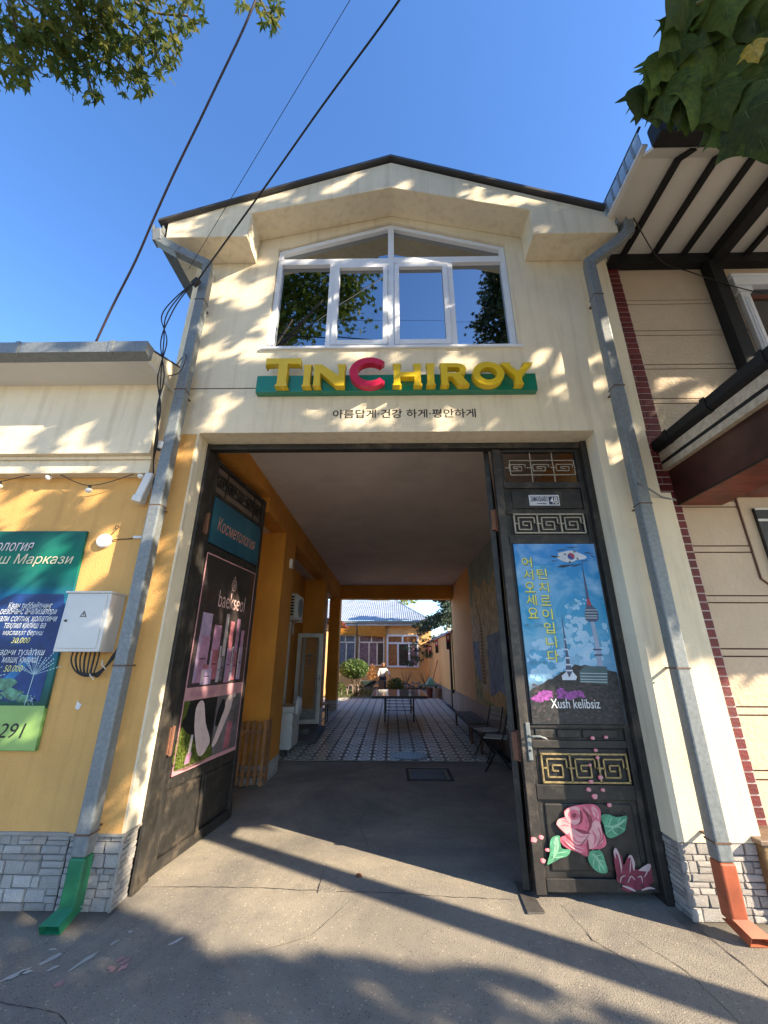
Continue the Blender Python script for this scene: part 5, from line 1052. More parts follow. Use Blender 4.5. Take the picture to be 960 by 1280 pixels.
# ============================================================ COURTYARD
CW = thing('courtyard_wall', 'orange courtyard wall with metal coping and marble plinth', 'wall', (2.1, 18, 0))
MB().box((2.0, 13.8, 0), (2.25, 23.5, 2.42)).build('wall', M_court, CW)
MB().prism([(1.93, 2.42), (2.35, 2.42), (2.35, 2.50), (2.12, 2.60), (1.93, 2.46)], 13.8, 23.5).build('coping', mat('mauve_tin', (.28, .22, .24), .5), CW)
slabs(CW, 13.82, 23.3, .60, .7)
for k, (y, z) in enumerate(((14.2, 2.40), (17.9, 2.34), (21.0, 2.20), (23.2, 2.30))):
    t = thing('hanging_lantern', ['red and black hanging panel nearest the dark pipe', 'red and black hanging panel, second from the dark pipe', 'red and black hanging panel, third from the dark pipe', 'red and black hanging panel nearest the far house'][k], 'wall ornament', (1.93, y, z), 0, 'red and black panels hung on the courtyard wall')
    MB().box((1.82, y-.03, z-.24), (1.96, y+.03, z+.02)).build('red_part', mat('lantern_red', (.42, .03, .035), .4), t); MB().box((1.825, y-.028, z-.50), (1.955, y+.028, z-.24)).build('black_part', M_blackp, t)
    MB().box((1.86, y-.036, z-.18), (1.92, y-.03, z-.05)).build('white_centre', M_plast, t); MB().tube([(1.92, y, z+.02), (1.99, y, z+.10)], .006, 5).build('hook', M_cable, t)
# house across the courtyard
YH = 23.6
CH = thing('courtyard_house', 'orange single storey house with white windows and sheet roof beyond the courtyard', 'building', (0, YH, .14))
wl = MB().box((-.38, YH, .14), (2.2, YH+.15, 3.45)).box((-9, YH+1.6, .14), (-.38, YH+1.75, 3.45)).box((-9, YH, .14), (-.38, YH+.12, 1.22)).box((-9, YH+.0, 3.2), (-.38, YH+.1, 3.45)).box((-.42, YH+.15, .14), (-.38, YH+1.6, 3.45)); wl.build('wall', M_court, CH)
def gl(nm, x0, x1, z0, z1, vs, hs, fm, pm, y=YH, t=.06, cur=None):
    o = thing if False else None
    y -= .03; mb = MB().box((x0, y-.05, z0), (x0+t, y+.03, z1)).box((x1-t, y-.05, z0), (x1, y+.03, z1)).box((x0+t, y-.05, z0), (x1-t, y+.03, z0+t)).box((x0+t, y-.05, z1-t), (x1-t, y+.03, z1))
    for v in vs: mb.box((v-t/2, y-.045, z0+t), (v+t/2, y+.03, hs[0]-t/2 if hs else z1-t))
    for h in hs: mb.box((x0+t, y-.045, h-t/2), (x1-t, y+.03, h+t/2))
    f = mb.build(nm, fm, CH, bevel=.006)
    e = [x0]+sorted(vs)+[x1]; top = hs[0] if hs else z1
    for a, b_ in zip(e[:-1], e[1:]): MB().box((a+t*.6, y, z0+t), (b_-t*.6, y+.008, top-t*.4)).build('pane', pm[e.index(a) % len(pm)], f)
    if hs:
        m_ = (x0+x1)/2; f2 = MB().box((m_-t/2, y-.044, hs[0]+t/2), (m_+t/2, y+.03, z1-t)).build('glazing_bar', fm, f)
        for a, b_ in ((x0+t, m_-t/2), (m_+t/2, x1-t)): MB().box((a, y, hs[0]+t/2), (b_, y+.008, z1-t)).build('pane', pm[0], f)
    return f
cu1 = mat('mauve_curtain', (.22, .14, .15), .8, var=.3, scale=14); cu2 = mat('orange_curtain', (.34, .15, .05), .8, var=.3, scale=12); cu3 = mat('blue_grey_curtain', (.14, .15, .18), .8, var=.3, scale=14); dk = mat('dark_interior', (.035, .024, .02), .4)
gl('window', -.30, 1.48, 1.15, 2.88, [.33, .95], [2.42], M_pvc, [cu2, dk, cu1], t=.10)
gl('veranda_window', -1.87, -.42, 1.22, 2.86, [-1.28, -.83], [2.46], mat('cream_frame', (.66, .58, .48), .5), [cu1, cu1, dk], t=.07)
gl('veranda_window', -3.2, -2.03, 1.22, 2.86, [-2.55], [2.46], mat('cream_frame', (.66, .58, .48), .5), [cu3], t=.07)
for x0, x1, zl_, zr_ in ((-3.2, -2.0, 2.86, 2.86), (-1.92, -.37, 2.86, 2.72)):
    MB().prism([(x0, zl_), (x1, zr_), (x1, 3.36), (x0, 3.36)], YH-.30, YH-.28).build('awning', mat('orange_awning', (.60, .24, .02), .7, var=.1, scale=3, trans=.3), CH)
MB().box((-3.3, YH-.32, 3.34), (2.15, YH-.05, 3.47)).build('fascia', mat('blue_grey_fascia', (.42, .46, .50), .5), CH)
MB().box((-3.3, YH-.45, 3.47), (2.25, YH-.30, 3.60)).build('gutter', M_galv, CH, bevel=.02)
MB().box((-3.3, YH-.3, 3.45), (2.2, YH+.1, 3.5)).build('soffit', M_plast, CH)
MB().tube([(-1.98, YH-.38, 3.5), (-1.98, YH-.30, 3.3), (-1.98, YH-.10, 3.1), (-1.98, YH-.10, 1.0)], .05, 8).build('downpipe', M_galv, CH, smooth=True)
# corrugated hipped roof
rb = MB(); nx = 90
def roofrow(t):   # t 0 eave .. 1 ridge
    y = YH-.38+t*5.2; z = 3.60+t*1.75; xr = 2.28-t*1.9; return y, z, -9, xr
rows = [roofrow(k/8) for k in range(9)]
vs = []; fs = []
for y, z, xa, xb in rows:
    for i in range(nx*2+1):
        x = -9+(11.28)*i/(nx*2); xx = min(x, xb); vs.append((xx, y, z+(.035 if i % 2 else 0)))
m_ = nx*2+1
for j in range(8):
    for i in range(m_-1): fs.append((j*m_+i, j*m_+i+1, (j+1)*m_+i+1, (j+1)*m_+i))
rb.add(vs, fs); rr_ = tag(rb.build('roof', M_ltblue, CH, fix=False))
MB().add([(2.28, YH-.38, 3.6), (2.28, YH+9, 3.6), (.38, YH+4.82, 5.35)], [(0, 1, 2)]).build('hip_face', M_ltblue, CH)
MB().box((-9, YH+4.75, 5.33), (.45, YH+4.9, 5.42)).build('ridge_cap', M_ltblue, CH)
# projecting brown eave of a shed on the left of the yard
SH = thing('shed', 'shed with a ragged brown tiled eave at the left edge of the courtyard', 'building', (-3.2, 17.5, 0)); MB().box((-5, 17, 0), (-2.75, 21, 3.0)).build('wall', M_court, SH); 
se = MB().prism([(-5, 3.25), (-2.2, 3.02), (-2.2, 3.08), (-5, 3.5)], 16.6, 21).build('roof', M_brown, SH)
for k in range(8): MB().tube([(-2.4, 16.7+.35*k, 3.10), (-2.12-.05*(k % 3), 16.7+.35*k, 3.06)], .07, 8).build('eave_tile', M_brown, se)
# flower bed
bed = tag(MB().prism([(-6, 16.95), (-.35, 17.05), (.4, 21.6), (2.0, 21.7), (2.0, 23.6), (-6, 23.6)], .12, .17, 'z').build('flower_bed', mat('soil', (.09, .075, .05), .95, var=.3, scale=5, bump=.8, bscale=12)), kind='structure')
kb = MB(); 
MB_k = tag(MB().box((-6, 16.86, .12), (-.35, 16.95, .19)).build('bed_edging', mat('kerb_grey', (.22, .21, .19), .9)), kind='structure')
def leafcloud(mb, c, rad, n, size, seed, bias=.4, mi=0, quad=True):
    r = np.random.default_rng(seed); d = r.normal(size=(n, 3)); d /= np.linalg.norm(d, axis=1)[:, None]
    p = np.array(c)+d*np.array(rad)*(r.random((n, 1))**.33); nn = r.normal(size=(n, 3)); nn[:, 2] += bias; nn /= np.linalg.norm(nn, axis=1)[:, None]
    a = np.cross(nn, r.normal(size=(n, 3))); a /= np.linalg.norm(a, axis=1)[:, None]; b_ = np.cross(nn, a); s = size*r.uniform(.6, 1.3, (n, 1))
    q0, q1, q2, q3 = p-a*s, p-b_*s*.45+nn*s*.1, p+a*s, p+b_*s*.45+nn*s*.1
    o = len(mb.v); mb.v += [tuple(v) for v in np.stack([q0, q1, q2, q3], 1).reshape(-1, 3)]; mb.f += [(o+4*i, o+4*i+1, o+4*i+2, o+4*i+3) for i in range(n)]; mb.m += [mi]*n
gr = MB(); r = np.random.default_rng(3)
for k in range(2600):
    x, y = r.uniform(-4, .3), r.uniform(17.1, 21.5)
    if y > 19 and x > -.4: continue
    h = r.uniform(.05, .13); a = r.uniform(0, 6.28); dx, dy = .012*math.cos(a), .012*math.sin(a); gr.add([(x-dx, y-dy, .165), (x+dx, y+dy, .165), (x+r.uniform(-.04, .04), y+r.uniform(-.04, .04), .165+h)], [(0, 1, 2)])
tag(gr.build('grass', M_grass, fix=False), 'short patchy grass in the courtyard flower bed', 'grass', kind='stuff')
# round clipped tree
RT = thing('round_tree', 'small tree with a round clipped green crown in the courtyard bed', 'tree', (-1.5, 17.9, .16))
tk = MB()
for dx, dy in ((.30, 0), (-.28, .1), (.05, .25), (-.08, -.2)): tk.tube([(-1.5+dx*.1, 17.9, .16), (-1.5+dx*.4, 17.9+dy*.4, .55), (-1.5+dx, 17.9+dy, 1.1)], [.03, .022, .015], 6)
tk.build('trunk', M_bark, RT, smooth=True)
cr = MB(); leafcloud(cr, (-1.58, 17.9, 1.2), (.62, .60, .40), 2600, .055, 5)
tag(cr.build('crown', M_shrub, RT, fix=False), kind='stuff')
def bush(label, c, rad, n, s, seed, nm='bush', m_=None, stem=None):
    T = thing(nm, label, 'plant', (c[0], c[1], .16)); q_ = MB(); leafcloud(q_, c, rad, n, s, seed, .3); tag(q_.build('foliage', m_ or M_shrub, T, fix=False), kind='stuff')
    t_ = MB(); rr = random.Random(seed)
    for k in range(4): t_.tube([(c[0], c[1], .15), (c[0]+rr.uniform(-.5, .5)*rad[0], c[1]+rr.uniform(-.5, .5)*rad[1], c[2])], [.014, .006], 5)
    t_.build('stem', M_bark, T); return T
bush('leafy green bush just right of the person in the courtyard', (.16, 19.6, .48), (.42, .35, .33), 900, .05, 11)
bush('sparse tall shrub with orange blooms left of the person', (-.95, 20.2, .85), (.20, .2, .55), 260, .05, 12, m_=mat('amber_leaf', (.35, .16, .04), .6, trans=.3))
bush('low bush at the left edge of the courtyard bed', (-2.6, 19.2, .4), (.6, .5, .28), 700, .05, 13)
bush('thin amber shrub under the veranda window', (-.55, 21.2, .8), (.22, .2, .5), 200, .05, 14, m_=mat('amber_leaf', (.35, .16, .04), .6, trans=.3))
for k, (x, y, lb) in enumerate(((.72, 22.8, 'bare twiggy shrub below the white window'), (1.78, 22.9, 'bare twiggy shrub in the far right corner of the courtyard'))):
    T = thing('bare_shrub', lb, 'plant', (x, y, .16)); rr = random.Random(k); t_ = MB()
    for j in range(9): a = rr.uniform(-.5, .5); t_.tube([(x, y, .16), (x+a*.4, y, .55), (x+a, y+rr.uniform(-.1, .1), .9+rr.uniform(-.1, .25))], [.016, .011, .005], 5)
    t_.build('twigs', M_bark, T)
rk = MB(); rr = random.Random(4); rock_me = [MB().add(*(lambda v: (v, [(0, 2, 4), (2, 1, 4), (1, 3, 4), (3, 0, 4), (2, 0, 5), (1, 2, 5), (3, 1, 5), (0, 3, 5)]))([(.5, rr.uniform(-.1, .1), 0), (-.5, 0, rr.uniform(-.1, .1)), (0, .4, 0), (rr.uniform(-.1, .1), -.45, 0), (0, 0, .4), (0, .05, -.4)])).mesh('rock', mat('bed_rock', (.30, .26, .23), .9, var=.25, scale=7, rand=.35, bump=.6)) for _ in range(3)]
RW = thing('rockery', 'low rockery of rough stones at the foot of the far house', 'rockery', (1.2, 22.2, .15))
for k in range(44):
    x = rr.uniform(.25, 2.0); piece('rock', rr.choice(rock_me), RW, (x-1.2, rr.uniform(-.3, .5), rr.uniform(.02, .32)), (rr.uniform(.16, .3),)*2+(rr.uniform(.12, .24),), (rr.uniform(-.4, .4), rr.uniform(-.4, .4), rr.uniform(0, 6)))
# wheelbarrow
WB = thing('wheelbarrow', 'dark wheelbarrow parked in the bed behind the round tree', 'wheelbarrow', (-1.05, 19.0, .17), R(15))
MB().add([(-.35, -.25, .52), (.35, -.22, .52), (.35, .22, .52), (-.35, .25, .52), (-.2, -.14, .28), (.18, -.14, .28), (.18, .14, .28), (-.2, .14, .28)], [(0, 1, 5, 4), (1, 2, 6, 5), (2, 3, 7, 6), (3, 0, 4, 7), (4, 5, 6, 7)]).build('tray', mat('dark_green_tray', (.03, .05, .045), .5), WB, world=False)
wh = MB(); 
for k in range(16):
    a, b_ = 2*math.pi*k/16, 2*math.pi*(k+1)/16; wh.bar((-.42+.17*math.cos(a), 0, .17+.17*math.sin(a)), (-.42+.17*math.cos(b_), 0, .17+.17*math.sin(b_)), .06, .05, upv=(0, 1, 0))
whl = wh.build('wheel', M_blackp, WB, world=False); MB().bar((-.58, 0, .17), (-.26, 0, .17), .02).bar((-.42, 0, .01), (-.42, 0, .33), .02).build('spokes', M_galv, whl, world=False)
for s_ in (-1, 1):
    MB().tube([(-.42, s_*.05, .17), (-.1, s_*.16, .27), (.75, s_*.27, .55)], .016, 6).build('handle', M_galv, WB, world=False); MB().tube([(.15, s_*.17, .3), (.22, s_*.19, 0)], .014, 6).build('leg', M_galv, WB, world=False)
# small fence, green table, buckets, broom
FE = thing('garden_rail', 'low white looped garden rail at the left of the bed', 'rail', (-2.2, 18.4, .16))
for k in range(6): MB().tube(spl([(-2.9+.25*k, 18.5, .16), (-2.85+.25*k, 18.5, .5), (-2.78+.25*k, 18.5, .55), (-2.70+.25*k, 18.5, .5), (-2.65+.25*k, 18.5, .16)]), .014, 5).build('hoop', mat('pinkish_rail', (.42, .32, .32), .5), FE)
GT = thing('green_table', 'small table with a green cloth heaped with garden things by the wall', 'table', (1.5, 18.0, .15))
MB().box((1.13, 17.75, .56), (1.88, 18.3, .60)).build('table_top', mat('teal_cloth', (.10, .20, .17), .6), GT)
for x in (1.2, 1.8):
    for y in (17.82, 18.22): MB().box((x-.02, y-.02, .15), (x+.02, y+.02, .56)).build('leg', M_blackp, GT)
tag(MB().prism([(1.38, .602), (1.78, .602), (1.70, .80), (1.58, .92), (1.48, .78)], 17.8, 18.1).build('folded_sheet', mat('mint_sheet', (.22, .42, .34), .7), bevel=.03), 'mint green folded sheet piled on the small table', 'sheet')
for k, (x, y, lb, m_) in enumerate(((1.50, 17.55, 'dark brown bucket under the small table', M_brown), (1.82, 17.45, 'tan paper bucket beside the marble plinth', mat('tan_bucket', (.26, .15, .09), .8)))):
    T = thing('bucket', lb, 'bucket', (x, y, .14)); MB().lathe([(.10, 0), (.14, .36), (.13, .36), (.095, .02)], (x, y, .14), 16).build('body', m_, T); MB().tube([(x-.14, y, .48), (x, y-.05, .40), (x+.14, y, .48)], .006, 5).build('handle', M_cable, T)
BR = thing('broom', 'long wooden broom handle leaning on the courtyard wall', 'broom', (1.66, 18.2, .6)); MB().tube([(1.64, 18.1, .62), (1.98, 18.6, 1.55)], .016, 6).build('handle', mat('red_wood', (.20, .06, .04), .6), BR); MB().prism([(1.56, .60), (1.70, .60), (1.66, .72), (1.60, .72)], 18.05, 18.12).build('head', mat('straw', (.36, .28, .14), .8), BR)

# person bending beside the bed
PE = thing('person', 'boy in a white shirt bending behind a brown board in the courtyard', 'person', (-.42, 19.2, .17))
skin = mat('skin', (.35, .19, .12), .6, var=.05); shirt = mat('white_shirt', (.66, .66, .64), .8, var=.05); trou = mat('dark_trousers', (.03, .035, .05), .8); hair = mat('black_hair', (.015, .012, .012), .6)
def skinned(nm, pts, edges, rad, m_, parent, root=0, lv=1):
    me = bpy.data.meshes.new(nm); me.from_pydata(pts, edges, []); me.materials.append(m_); o = link(nm, me, parent)
    s = o.modifiers.new('skin', 'SKIN'); s.use_smooth_shade = True
    if not me.skin_vertices:
        bpy.context.view_layer.objects.active = o; o.select_set(True)
        try: me.attributes
        except Exception: pass
    dat = me.skin_vertices[0].data if me.skin_vertices else None
    if dat:
        for i, q_ in enumerate(rad): dat[i].radius = (q_, q_*.9) if not isinstance(q_, tuple) else q_
        dat[root].use_root = True
    ss = o.modifiers.new('sub', 'SUBSURF'); ss.levels = lv; ss.render_levels = lv+1; return o
J = [(0, 0, .66), (0, .0, .80), (.01, -.03, .95), (.02, -.05, 1.04), (.02, -.07, 1.09),      # pelvis spine chest neck
     (.09, 0, .62), (.10, -.04, .34), (.10, .03, .06), (.10, -.08, .03), (-.09, 0, .62), (-.10, -.04, .34), (-.10, .03, .06), (-.10, -.08, .03),
     (.14, -.03, .99), (.26, -.07, .86), (.34, -.16, .70), (.36, -.20, .63), (-.13, -.03, .99), (-.19, -.08, .80), (-.20, -.20, .66), (-.20, -.25, .61)]
E_ = [(0, 1), (1, 2), (2, 3), (3, 4), (0, 5), (5, 6), (6, 7), (7, 8), (0, 9), (9, 10), (10, 11), (11, 12), (2, 13), (13, 14), (14, 15), (15, 16), (2, 17), (17, 18), (18, 19), (19, 20)]
rad = [.10, .095, .105, .045, .042, .075, .05, .036, .03, .075, .05, .036, .03, .055, .038, .028, .022, .055, .038, .028, .022]
body = skinned('body', J, E_, rad, skin, PE, lv=1)
SHp = [J[0], J[1], J[2], (.015, -.045, 1.01), J[13], J[14], (.31, -.12, .76), J[17], J[18], (-.195, -.15, .72)]
skinned('shirt', SHp, [(0, 1), (1, 2), (2, 3), (2, 4), (4, 5), (5, 6), (2, 7), (7, 8), (8, 9)], [.125, .115, .125, .06, .068, .055, .045, .068, .055, .045], shirt, PE)
skinned('trousers', [J[0], J[5], J[6], (.10, .02, .12), J[9], J[10], (-.10, .02, .12)], [(0, 1), (1, 2), (2, 3), (0, 4), (4, 5), (5, 6)], [.118, .092, .066, .05, .092, .066, .05], trou, PE)
hd = MB().lathe([(0, -.10), (.035, -.095), (.055, -.06), (.068, -.01), (.072, .04), (.062, .085), (.035, .108), (0, .115)], (.02, -.085, 1.19), 16)
head = hd.build('head', skin, PE, smooth=True, world=False)
MB().obox((.02, -.16, 1.18), (.016, .025, .03)).build('nose', skin, head, world=False)
for s_ in (-1, 1):
    MB().lathe([(0, -.008), (.008, 0), (0, .008)], (.02+s_*.026, -.150, 1.195), 8).build('eye', hair, head, world=False); MB().obox((.02+s_*.072, -.085, 1.185), (.012, .03, .04)).build('ear', skin, head, world=False, bevel=.004)
MB().obox((.02, -.149, 1.14), (.035, .008, .008)).build('mouth', mat('lips', (.25, .08, .07), .6), head, world=False)
MB().lathe([(.073, .03), (.079, .06), (.070, .10), (.04, .125), (0, .13)], (.02, -.075, 1.19), 16).build('hair', hair, head, smooth=True, world=False)
for (hx, hy, hz, s_) in ((.36, -.20, .63, 1), (-.20, -.25, .61, -1)):
    pts = [(hx, hy, hz+.01), (hx, hy-.02, hz-.03)]; ed = [(0, 1)]; rd = [.019, .022]
    for f in range(4): i0 = len(pts); pts += [(hx+(f-1.5)*.014, hy-.03, hz-.055), (hx+(f-1.5)*.015, hy-.025, hz-.055-[.028, .036, .034, .024][f])]; ed += [(1, i0), (i0, i0+1)]; rd += [.007, .0055]
    i0 = len(pts); pts += [(hx-s_*.03, hy-.035, hz-.035), (hx-s_*.04, hy-.045, hz-.06)]; ed += [(1, i0), (i0, i0+1)]; rd += [.008, .006]
    skinned('hand', pts, ed, rd, skin, body)
BD = tag(MB().obox((-.46, 18.75, .44), (.24, .03, .58), Matrix.Rotation(R(-4), 3, 'Y')).build('brown_board', mat('brown_board', (.16, .10, .07), .7), bevel=.004), 'brown wooden board standing in front of the person', 'board')

# ============================================================ TREES, LEAVES, WIRES
def maple(seed, n=5, fold=.12):
    r = random.Random(seed); pts = []
    lob = [(-128, .62), (-62, .86), (0, 1.0), (62, .86), (128, .62)]
    out = [(0, -.18)]
    for i, (a, l) in enumerate(lob):
        a += r.uniform(-6, 6); l *= r.uniform(.9, 1.08); t = R(90-a)
        tip = (l*math.cos(t), l*math.sin(t)); 
        for s_, q_ in ((-1, .56), (0, 1), (1, .56)):
            if s_ == 0: out.append(tip)
            else:
                tt = R(90-a-s_*15); out.append((l*q_*math.cos(tt), l*q_*math.sin(tt)))
        if i < 4:
            am = (a+lob[i+1][0])/2; tt = R(90-am); out.append((.34*math.cos(tt), .34*math.sin(tt)))
    out = out[:1]+out[1:][::1]
    P_ = [(x, y-.0, -fold*abs(x)+r.uniform(-.04, .04)-.25*max(0, math.hypot(x, y)-.6)) for x, y in out]
    return [(0, 0, 0)]+P_
def maple_arr(seed): 
    return np.array(maple(seed))
def crown_mesh(name, parent, centers, per, rad, size, seed, m_, accept=None, light=True):
    """clumps of lobed leaves: one joined crown"""
    r = np.random.default_rng(seed); C_ = np.repeat(np.array(centers), per, 0); n = len(C_)
    p = C_+r.normal(size=(n, 3))*rad*np.array([1, 1, .6])
    k = ~inframe(p); 
    if accept is not None: k &= accept(p)
    p = p[k]; n = len(p)
    nn = r.normal(size=(n, 3))*.75; nn[:, 2] += .9; nn /= np.linalg.norm(nn, axis=1)[:, None]
    a = np.cross(nn, r.normal(size=(n, 3))); a /= np.linalg.norm(a, axis=1)[:, None]; b_ = np.cross(nn, a); s = (size*r.uniform(.7, 1.25, n))[:, None, None]
    T_ = np.array([(0, -.2, 0), (.55, -.35, -.1), (.38, .1, 0), (.85, .45, -.15), (.3, .42, 0), (0, 1, -.1), (-.3, .42, 0), (-.85, .45, -.15), (-.38, .1, 0), (-.55, -.35, -.1)])
    V = p[:, None, :]+(a[:, None, :]*T_[None, :, 0:1]+b_[:, None, :]*T_[None, :, 1:2]+nn[:, None, :]*T_[None, :, 2:3])*s
    m = len(T_); me = bpy.data.meshes.new(name); me.vertices.add(n*m); me.vertices.foreach_set('co', V.reshape(-1))
    me.loops.add(n*m); me.loops.foreach_set('vertex_index', np.arange(n*m)); me.polygons.add(n); me.polygons.foreach_set('loop_start', np.arange(0, n*m, m)); me.polygons.foreach_set('loop_total', np.full(n, m))
    me.materials.append(m_); me.update(calc_edges=True); me.validate()
    return tag(link(name, me, parent), kind='stuff')
def limbs(T, base, pts, r0, seed, m_=M_bark):
    rr = random.Random(seed); t_ = MB(); t_.tube(spl(base, 6), [r0*(1-.55*i/(6*(len(base)-1))) for i in range(6*(len(base)-1)+1)], 12); t_.build('trunk', m_, T, smooth=True, world=False)
    for p in pts:
        s_ = Vector(base[-1])-Vector((0, 0, rr.uniform(0, 1.0))); e = Vector(p); mid = (s_+e)/2+Vector((rr.uniform(-.3, .3), rr.uniform(-.3, .3), rr.uniform(0, .5)))
        MB().tube(spl([s_, mid, e], 5), [r0*.4*(1-.8*i/10) for i in range(11)], 7).build('limb', m_, T, smooth=True, world=False)
# sunlit street plane tree whose shade dapples the facades
TA = thing('plane_tree', 'tall street plane tree on the pavement to the right of the gateway', 'tree', (7.4, -.46, 0))
lmA = [(-2.0, .3, 7.5), (-1, -.6, 9), (1.5, .3, 10), (2, -1.0, 8), (-3, .2, 8.6), (0, .6, 11)]
limbs(TA, [(0, 0, 0), (.02, 0, 2.2), (-.03, .02, 4.4), (.0, 0, 6.4)], lmA, .20, 1)
rA = np.random.default_rng(21)
def sunw(p):   # height at which the sun ray through p meets the facade plane, and its lane across
    t = 3.385-p[:, 1]; return p[:, 2]-1.15*t, p[:, 0]-1.8*t, p[:, 1]+p[:, 0]/1.8
# gaps in the crown (place on the facade plane, half sizes): these let the dapples through
GAPS = []
for x0, x1, z0, z1, n_, s_ in ((-2.25, -1.3, 4.35, 6.0, 21, 1.25), (-2.2, -.3, 5.9, 6.6, 11, 1.0), (.05, 1.4, 5.9, 6.75, 12, 1.1), (-1.9, 1.5, 3.7, 4.05, 15, 1.0), (-1.3, 1.4, 4.42, 4.72, 9, .9), (1.4, 2.3, 4.0, 4.7, 10, 1.1),
        (1.45, 2.3, 4.8, 5.8, 6, .7), (1.95, 2.45, 3.1, 3.9, 6, .8), (-1.3, 1.3, 4.8, 6.4, 22, .85), (-4.2, -2.2, 3.3, 4.15, 17, 1.2), (-4.0, -2.25, 1.95, 3.15, 17, 1.5), (-3.7, -2.3, .5, 1.95, 11, .8), (-2.25, -1.9, 1.5, 3.6, 9, 1.1),
        (-1.2, 1.2, 2.2, 3.6, 14, 1.0), (2.5, 3.9, 4.0, 5.5, 9, .9), (-6.5, -4.2, 1.2, 4.2, 25, 1.3), (-.5, 1.9, 1.5, 2.3, 7, 1.0)):
    for _ in range(n_): GAPS.append((rA.uniform(x0, x1), rA.uniform(z0, z1), rA.uniform(.045, .12)*s_, rA.uniform(.022, .045)*s_, rA.uniform(.15, .75)))
GA = np.array(GAPS)
cen = []
while len(cen) < 470:
    t = rA.uniform(2.9, 4.4); xw = rA.uniform(-7.0, 3.6); zw = rA.uniform(1.6 if xw > -1.9 else -.1, 7.6 if xw > -2.9 else 4.9); cen.append((xw+1.8*t, 3.385-t, zw+1.15*t))
def accA(p):
    w_, x_, c_ = sunw(p); lo = np.where(c_ > 2.45, 1.62, -.2); dv_ = 6.77-p[:, 1]; ok = ~((p[:, 0] < .42*dv_) & (p[:, 2] > 1.6+.90*dv_)) & (w_ > lo) & (p[:, 2] > 3.2) & ((w_ < 5.0) | (x_ > -3.0))
    for gx, gz_, ga, gb, gt in GA:
        dx, dz = x_-gx, w_-gz_; u_ = dx*math.cos(gt)+dz*math.sin(gt); v_ = -dx*math.sin(gt)+dz*math.cos(gt)
        ok &= (u_/(ga+.085))**2+(v_/(gb+.085))**2 > 1
    return ok
crown_holder = crown_mesh('crown', None, cen, 66, .34, .115, 5, M_leaf, accA)
crown_holder.parent = TA; crown_holder.location = (-7.4, .46, 0)
# added unseen tree, its low crown shaped to shade the pavement
TB = thing('plane_tree', 'unseen low-crowned tree added behind the camera to shade the pavement', 'tree', (6.2, -3.1, 0))
limbs(TB, [(0, 0, 0), (.1, 0, 1.6), (0, .1, 3.0), (.0, 0, 4.4)], [(-2, .8, 5.5), (1.2, 1, 6), (2, -.5, 7), (-1, -1, 7)], .16, 2)
cen = []
while len(cen) < 130:
    t = rA.uniform(5.2, 7.2); c_ = rA.uniform(-.9, 3.3); zz = rA.uniform(-2.9, .35); y = 3.385-t; x = (c_-y)*1.8; cen.append((x, y, zz+1.15*t))
def accB(p): w_, x_, c_ = sunw(p); return ((c_ < 2.45) | ((c_ < 3.3) & (w_ < -.45))) & (p[:, 2] > .9) & (w_ < .6)
cb_ = crown_mesh('crown', None, cen, 60, .38, .12, 6, M_leaf, accB); cb_.parent = TB; cb_.location = (-6.2, 3.1, 0)
# left tree: overhead crown; its lowest sprays hang into the top left of the view
TC = thing('plane_tree', 'big plane tree whose leafy branches hang into the top left corner', 'tree', (-4.6, -1.2, 0))
limbs(TC, [(0, 0, 0), (.1, .1, 2.5), (.3, .1, 5), (.5, .3, 7)], [(1.6, 2.2, 7.6), (2.6, 1.5, 8.2), (.6, 2.8, 7.4), (3.3, 2.4, 8.0), (2, 0, 10), (-.5, -1, 10)], .22, 3)
cen = []
while len(cen) < 62:
    x, y, z = rA.uniform(-5, -.7), rA.uniform(-3.6, -1.4), rA.uniform(9.0, 13.0); dv = 6.77-y; sx_, sz_ = x/dv, (z-1.6)/dv
    if sz_ > .98+.75*max(0, sx_+.30) and (sx_ < -.10): cen.append((x, y, z))
cc = crown_mesh('crown', None, cen, 60, .42, .13, 7, M_leaf); cc.parent = TC; cc.location = (4.6, 1.2, 0)
def ray(x, y, d):
    v = (rt2*(x-480)/FPX - up2*(y-640)/FPX + fw); v.normalize(); return CAM+v*d
leaf_v = []
for k in range(6):
    P_ = maple(k); leaf_v.append((P_, [(0, i, i+1) for i in range(1, len(P_)-1)]+[(0, len(P_)-1, 1)]))
lmats = [M_leafo, M_leaf, mat('plane_leaf_b', (.055, .08, .015), .65, trans=.35, rand=.4, spec=.15), mat('plane_leaf_c', (.12, .125, .02), .65, trans=.45, rand=.3, spec=.15)]
leaf_meshes = [MB().add(*leaf_v[k]).mesh('leaf', lmats[j]) for k in range(6) for j in range(4)]
rl = random.Random(12)
# where the leafy sprays hang: clusters in the yard air, given by direction and distance from the pavement spot
cl = [(20, 10, 60, 1), (70, 20, 60, 1), (120, 25, 60, 1), (170, 15, 55, 1), (215, 15, 38, 1), (110, 70, 45, 1), (60, 60, 40, 1), (150, 60, 45, 1), (190, 70, 30, 1), (105, 105, 22, .7), (118, 122, 10, .5), (165, 100, 22, .8), (178, 112, 12, .5), (205, 85, 18, .7), (15, 55, 38, 1), (8, 85, 26, .9), (28, 98, 16, .6), (215, 45, 22, .6), (240, 15, 16, .6), (335, 8, 20, .8), (340, 28, 12, .6), (310, 4, 14, .5), (90, 40, 55, 1)]
pos = []
for cx_, cy_, rr_2, w_ in cl:
    for k in range(int(rr_2*rr_2*w_*.034)+8):
        a = rl.uniform(0, 6.28); q_ = rr_2*math.sqrt(rl.random()); pos.append((cx_+q_*math.cos(a)*1.1, cy_+q_*math.sin(a)))
rl.shuffle(pos); twigs = MB(); base = wloc(TC); restl = MB()
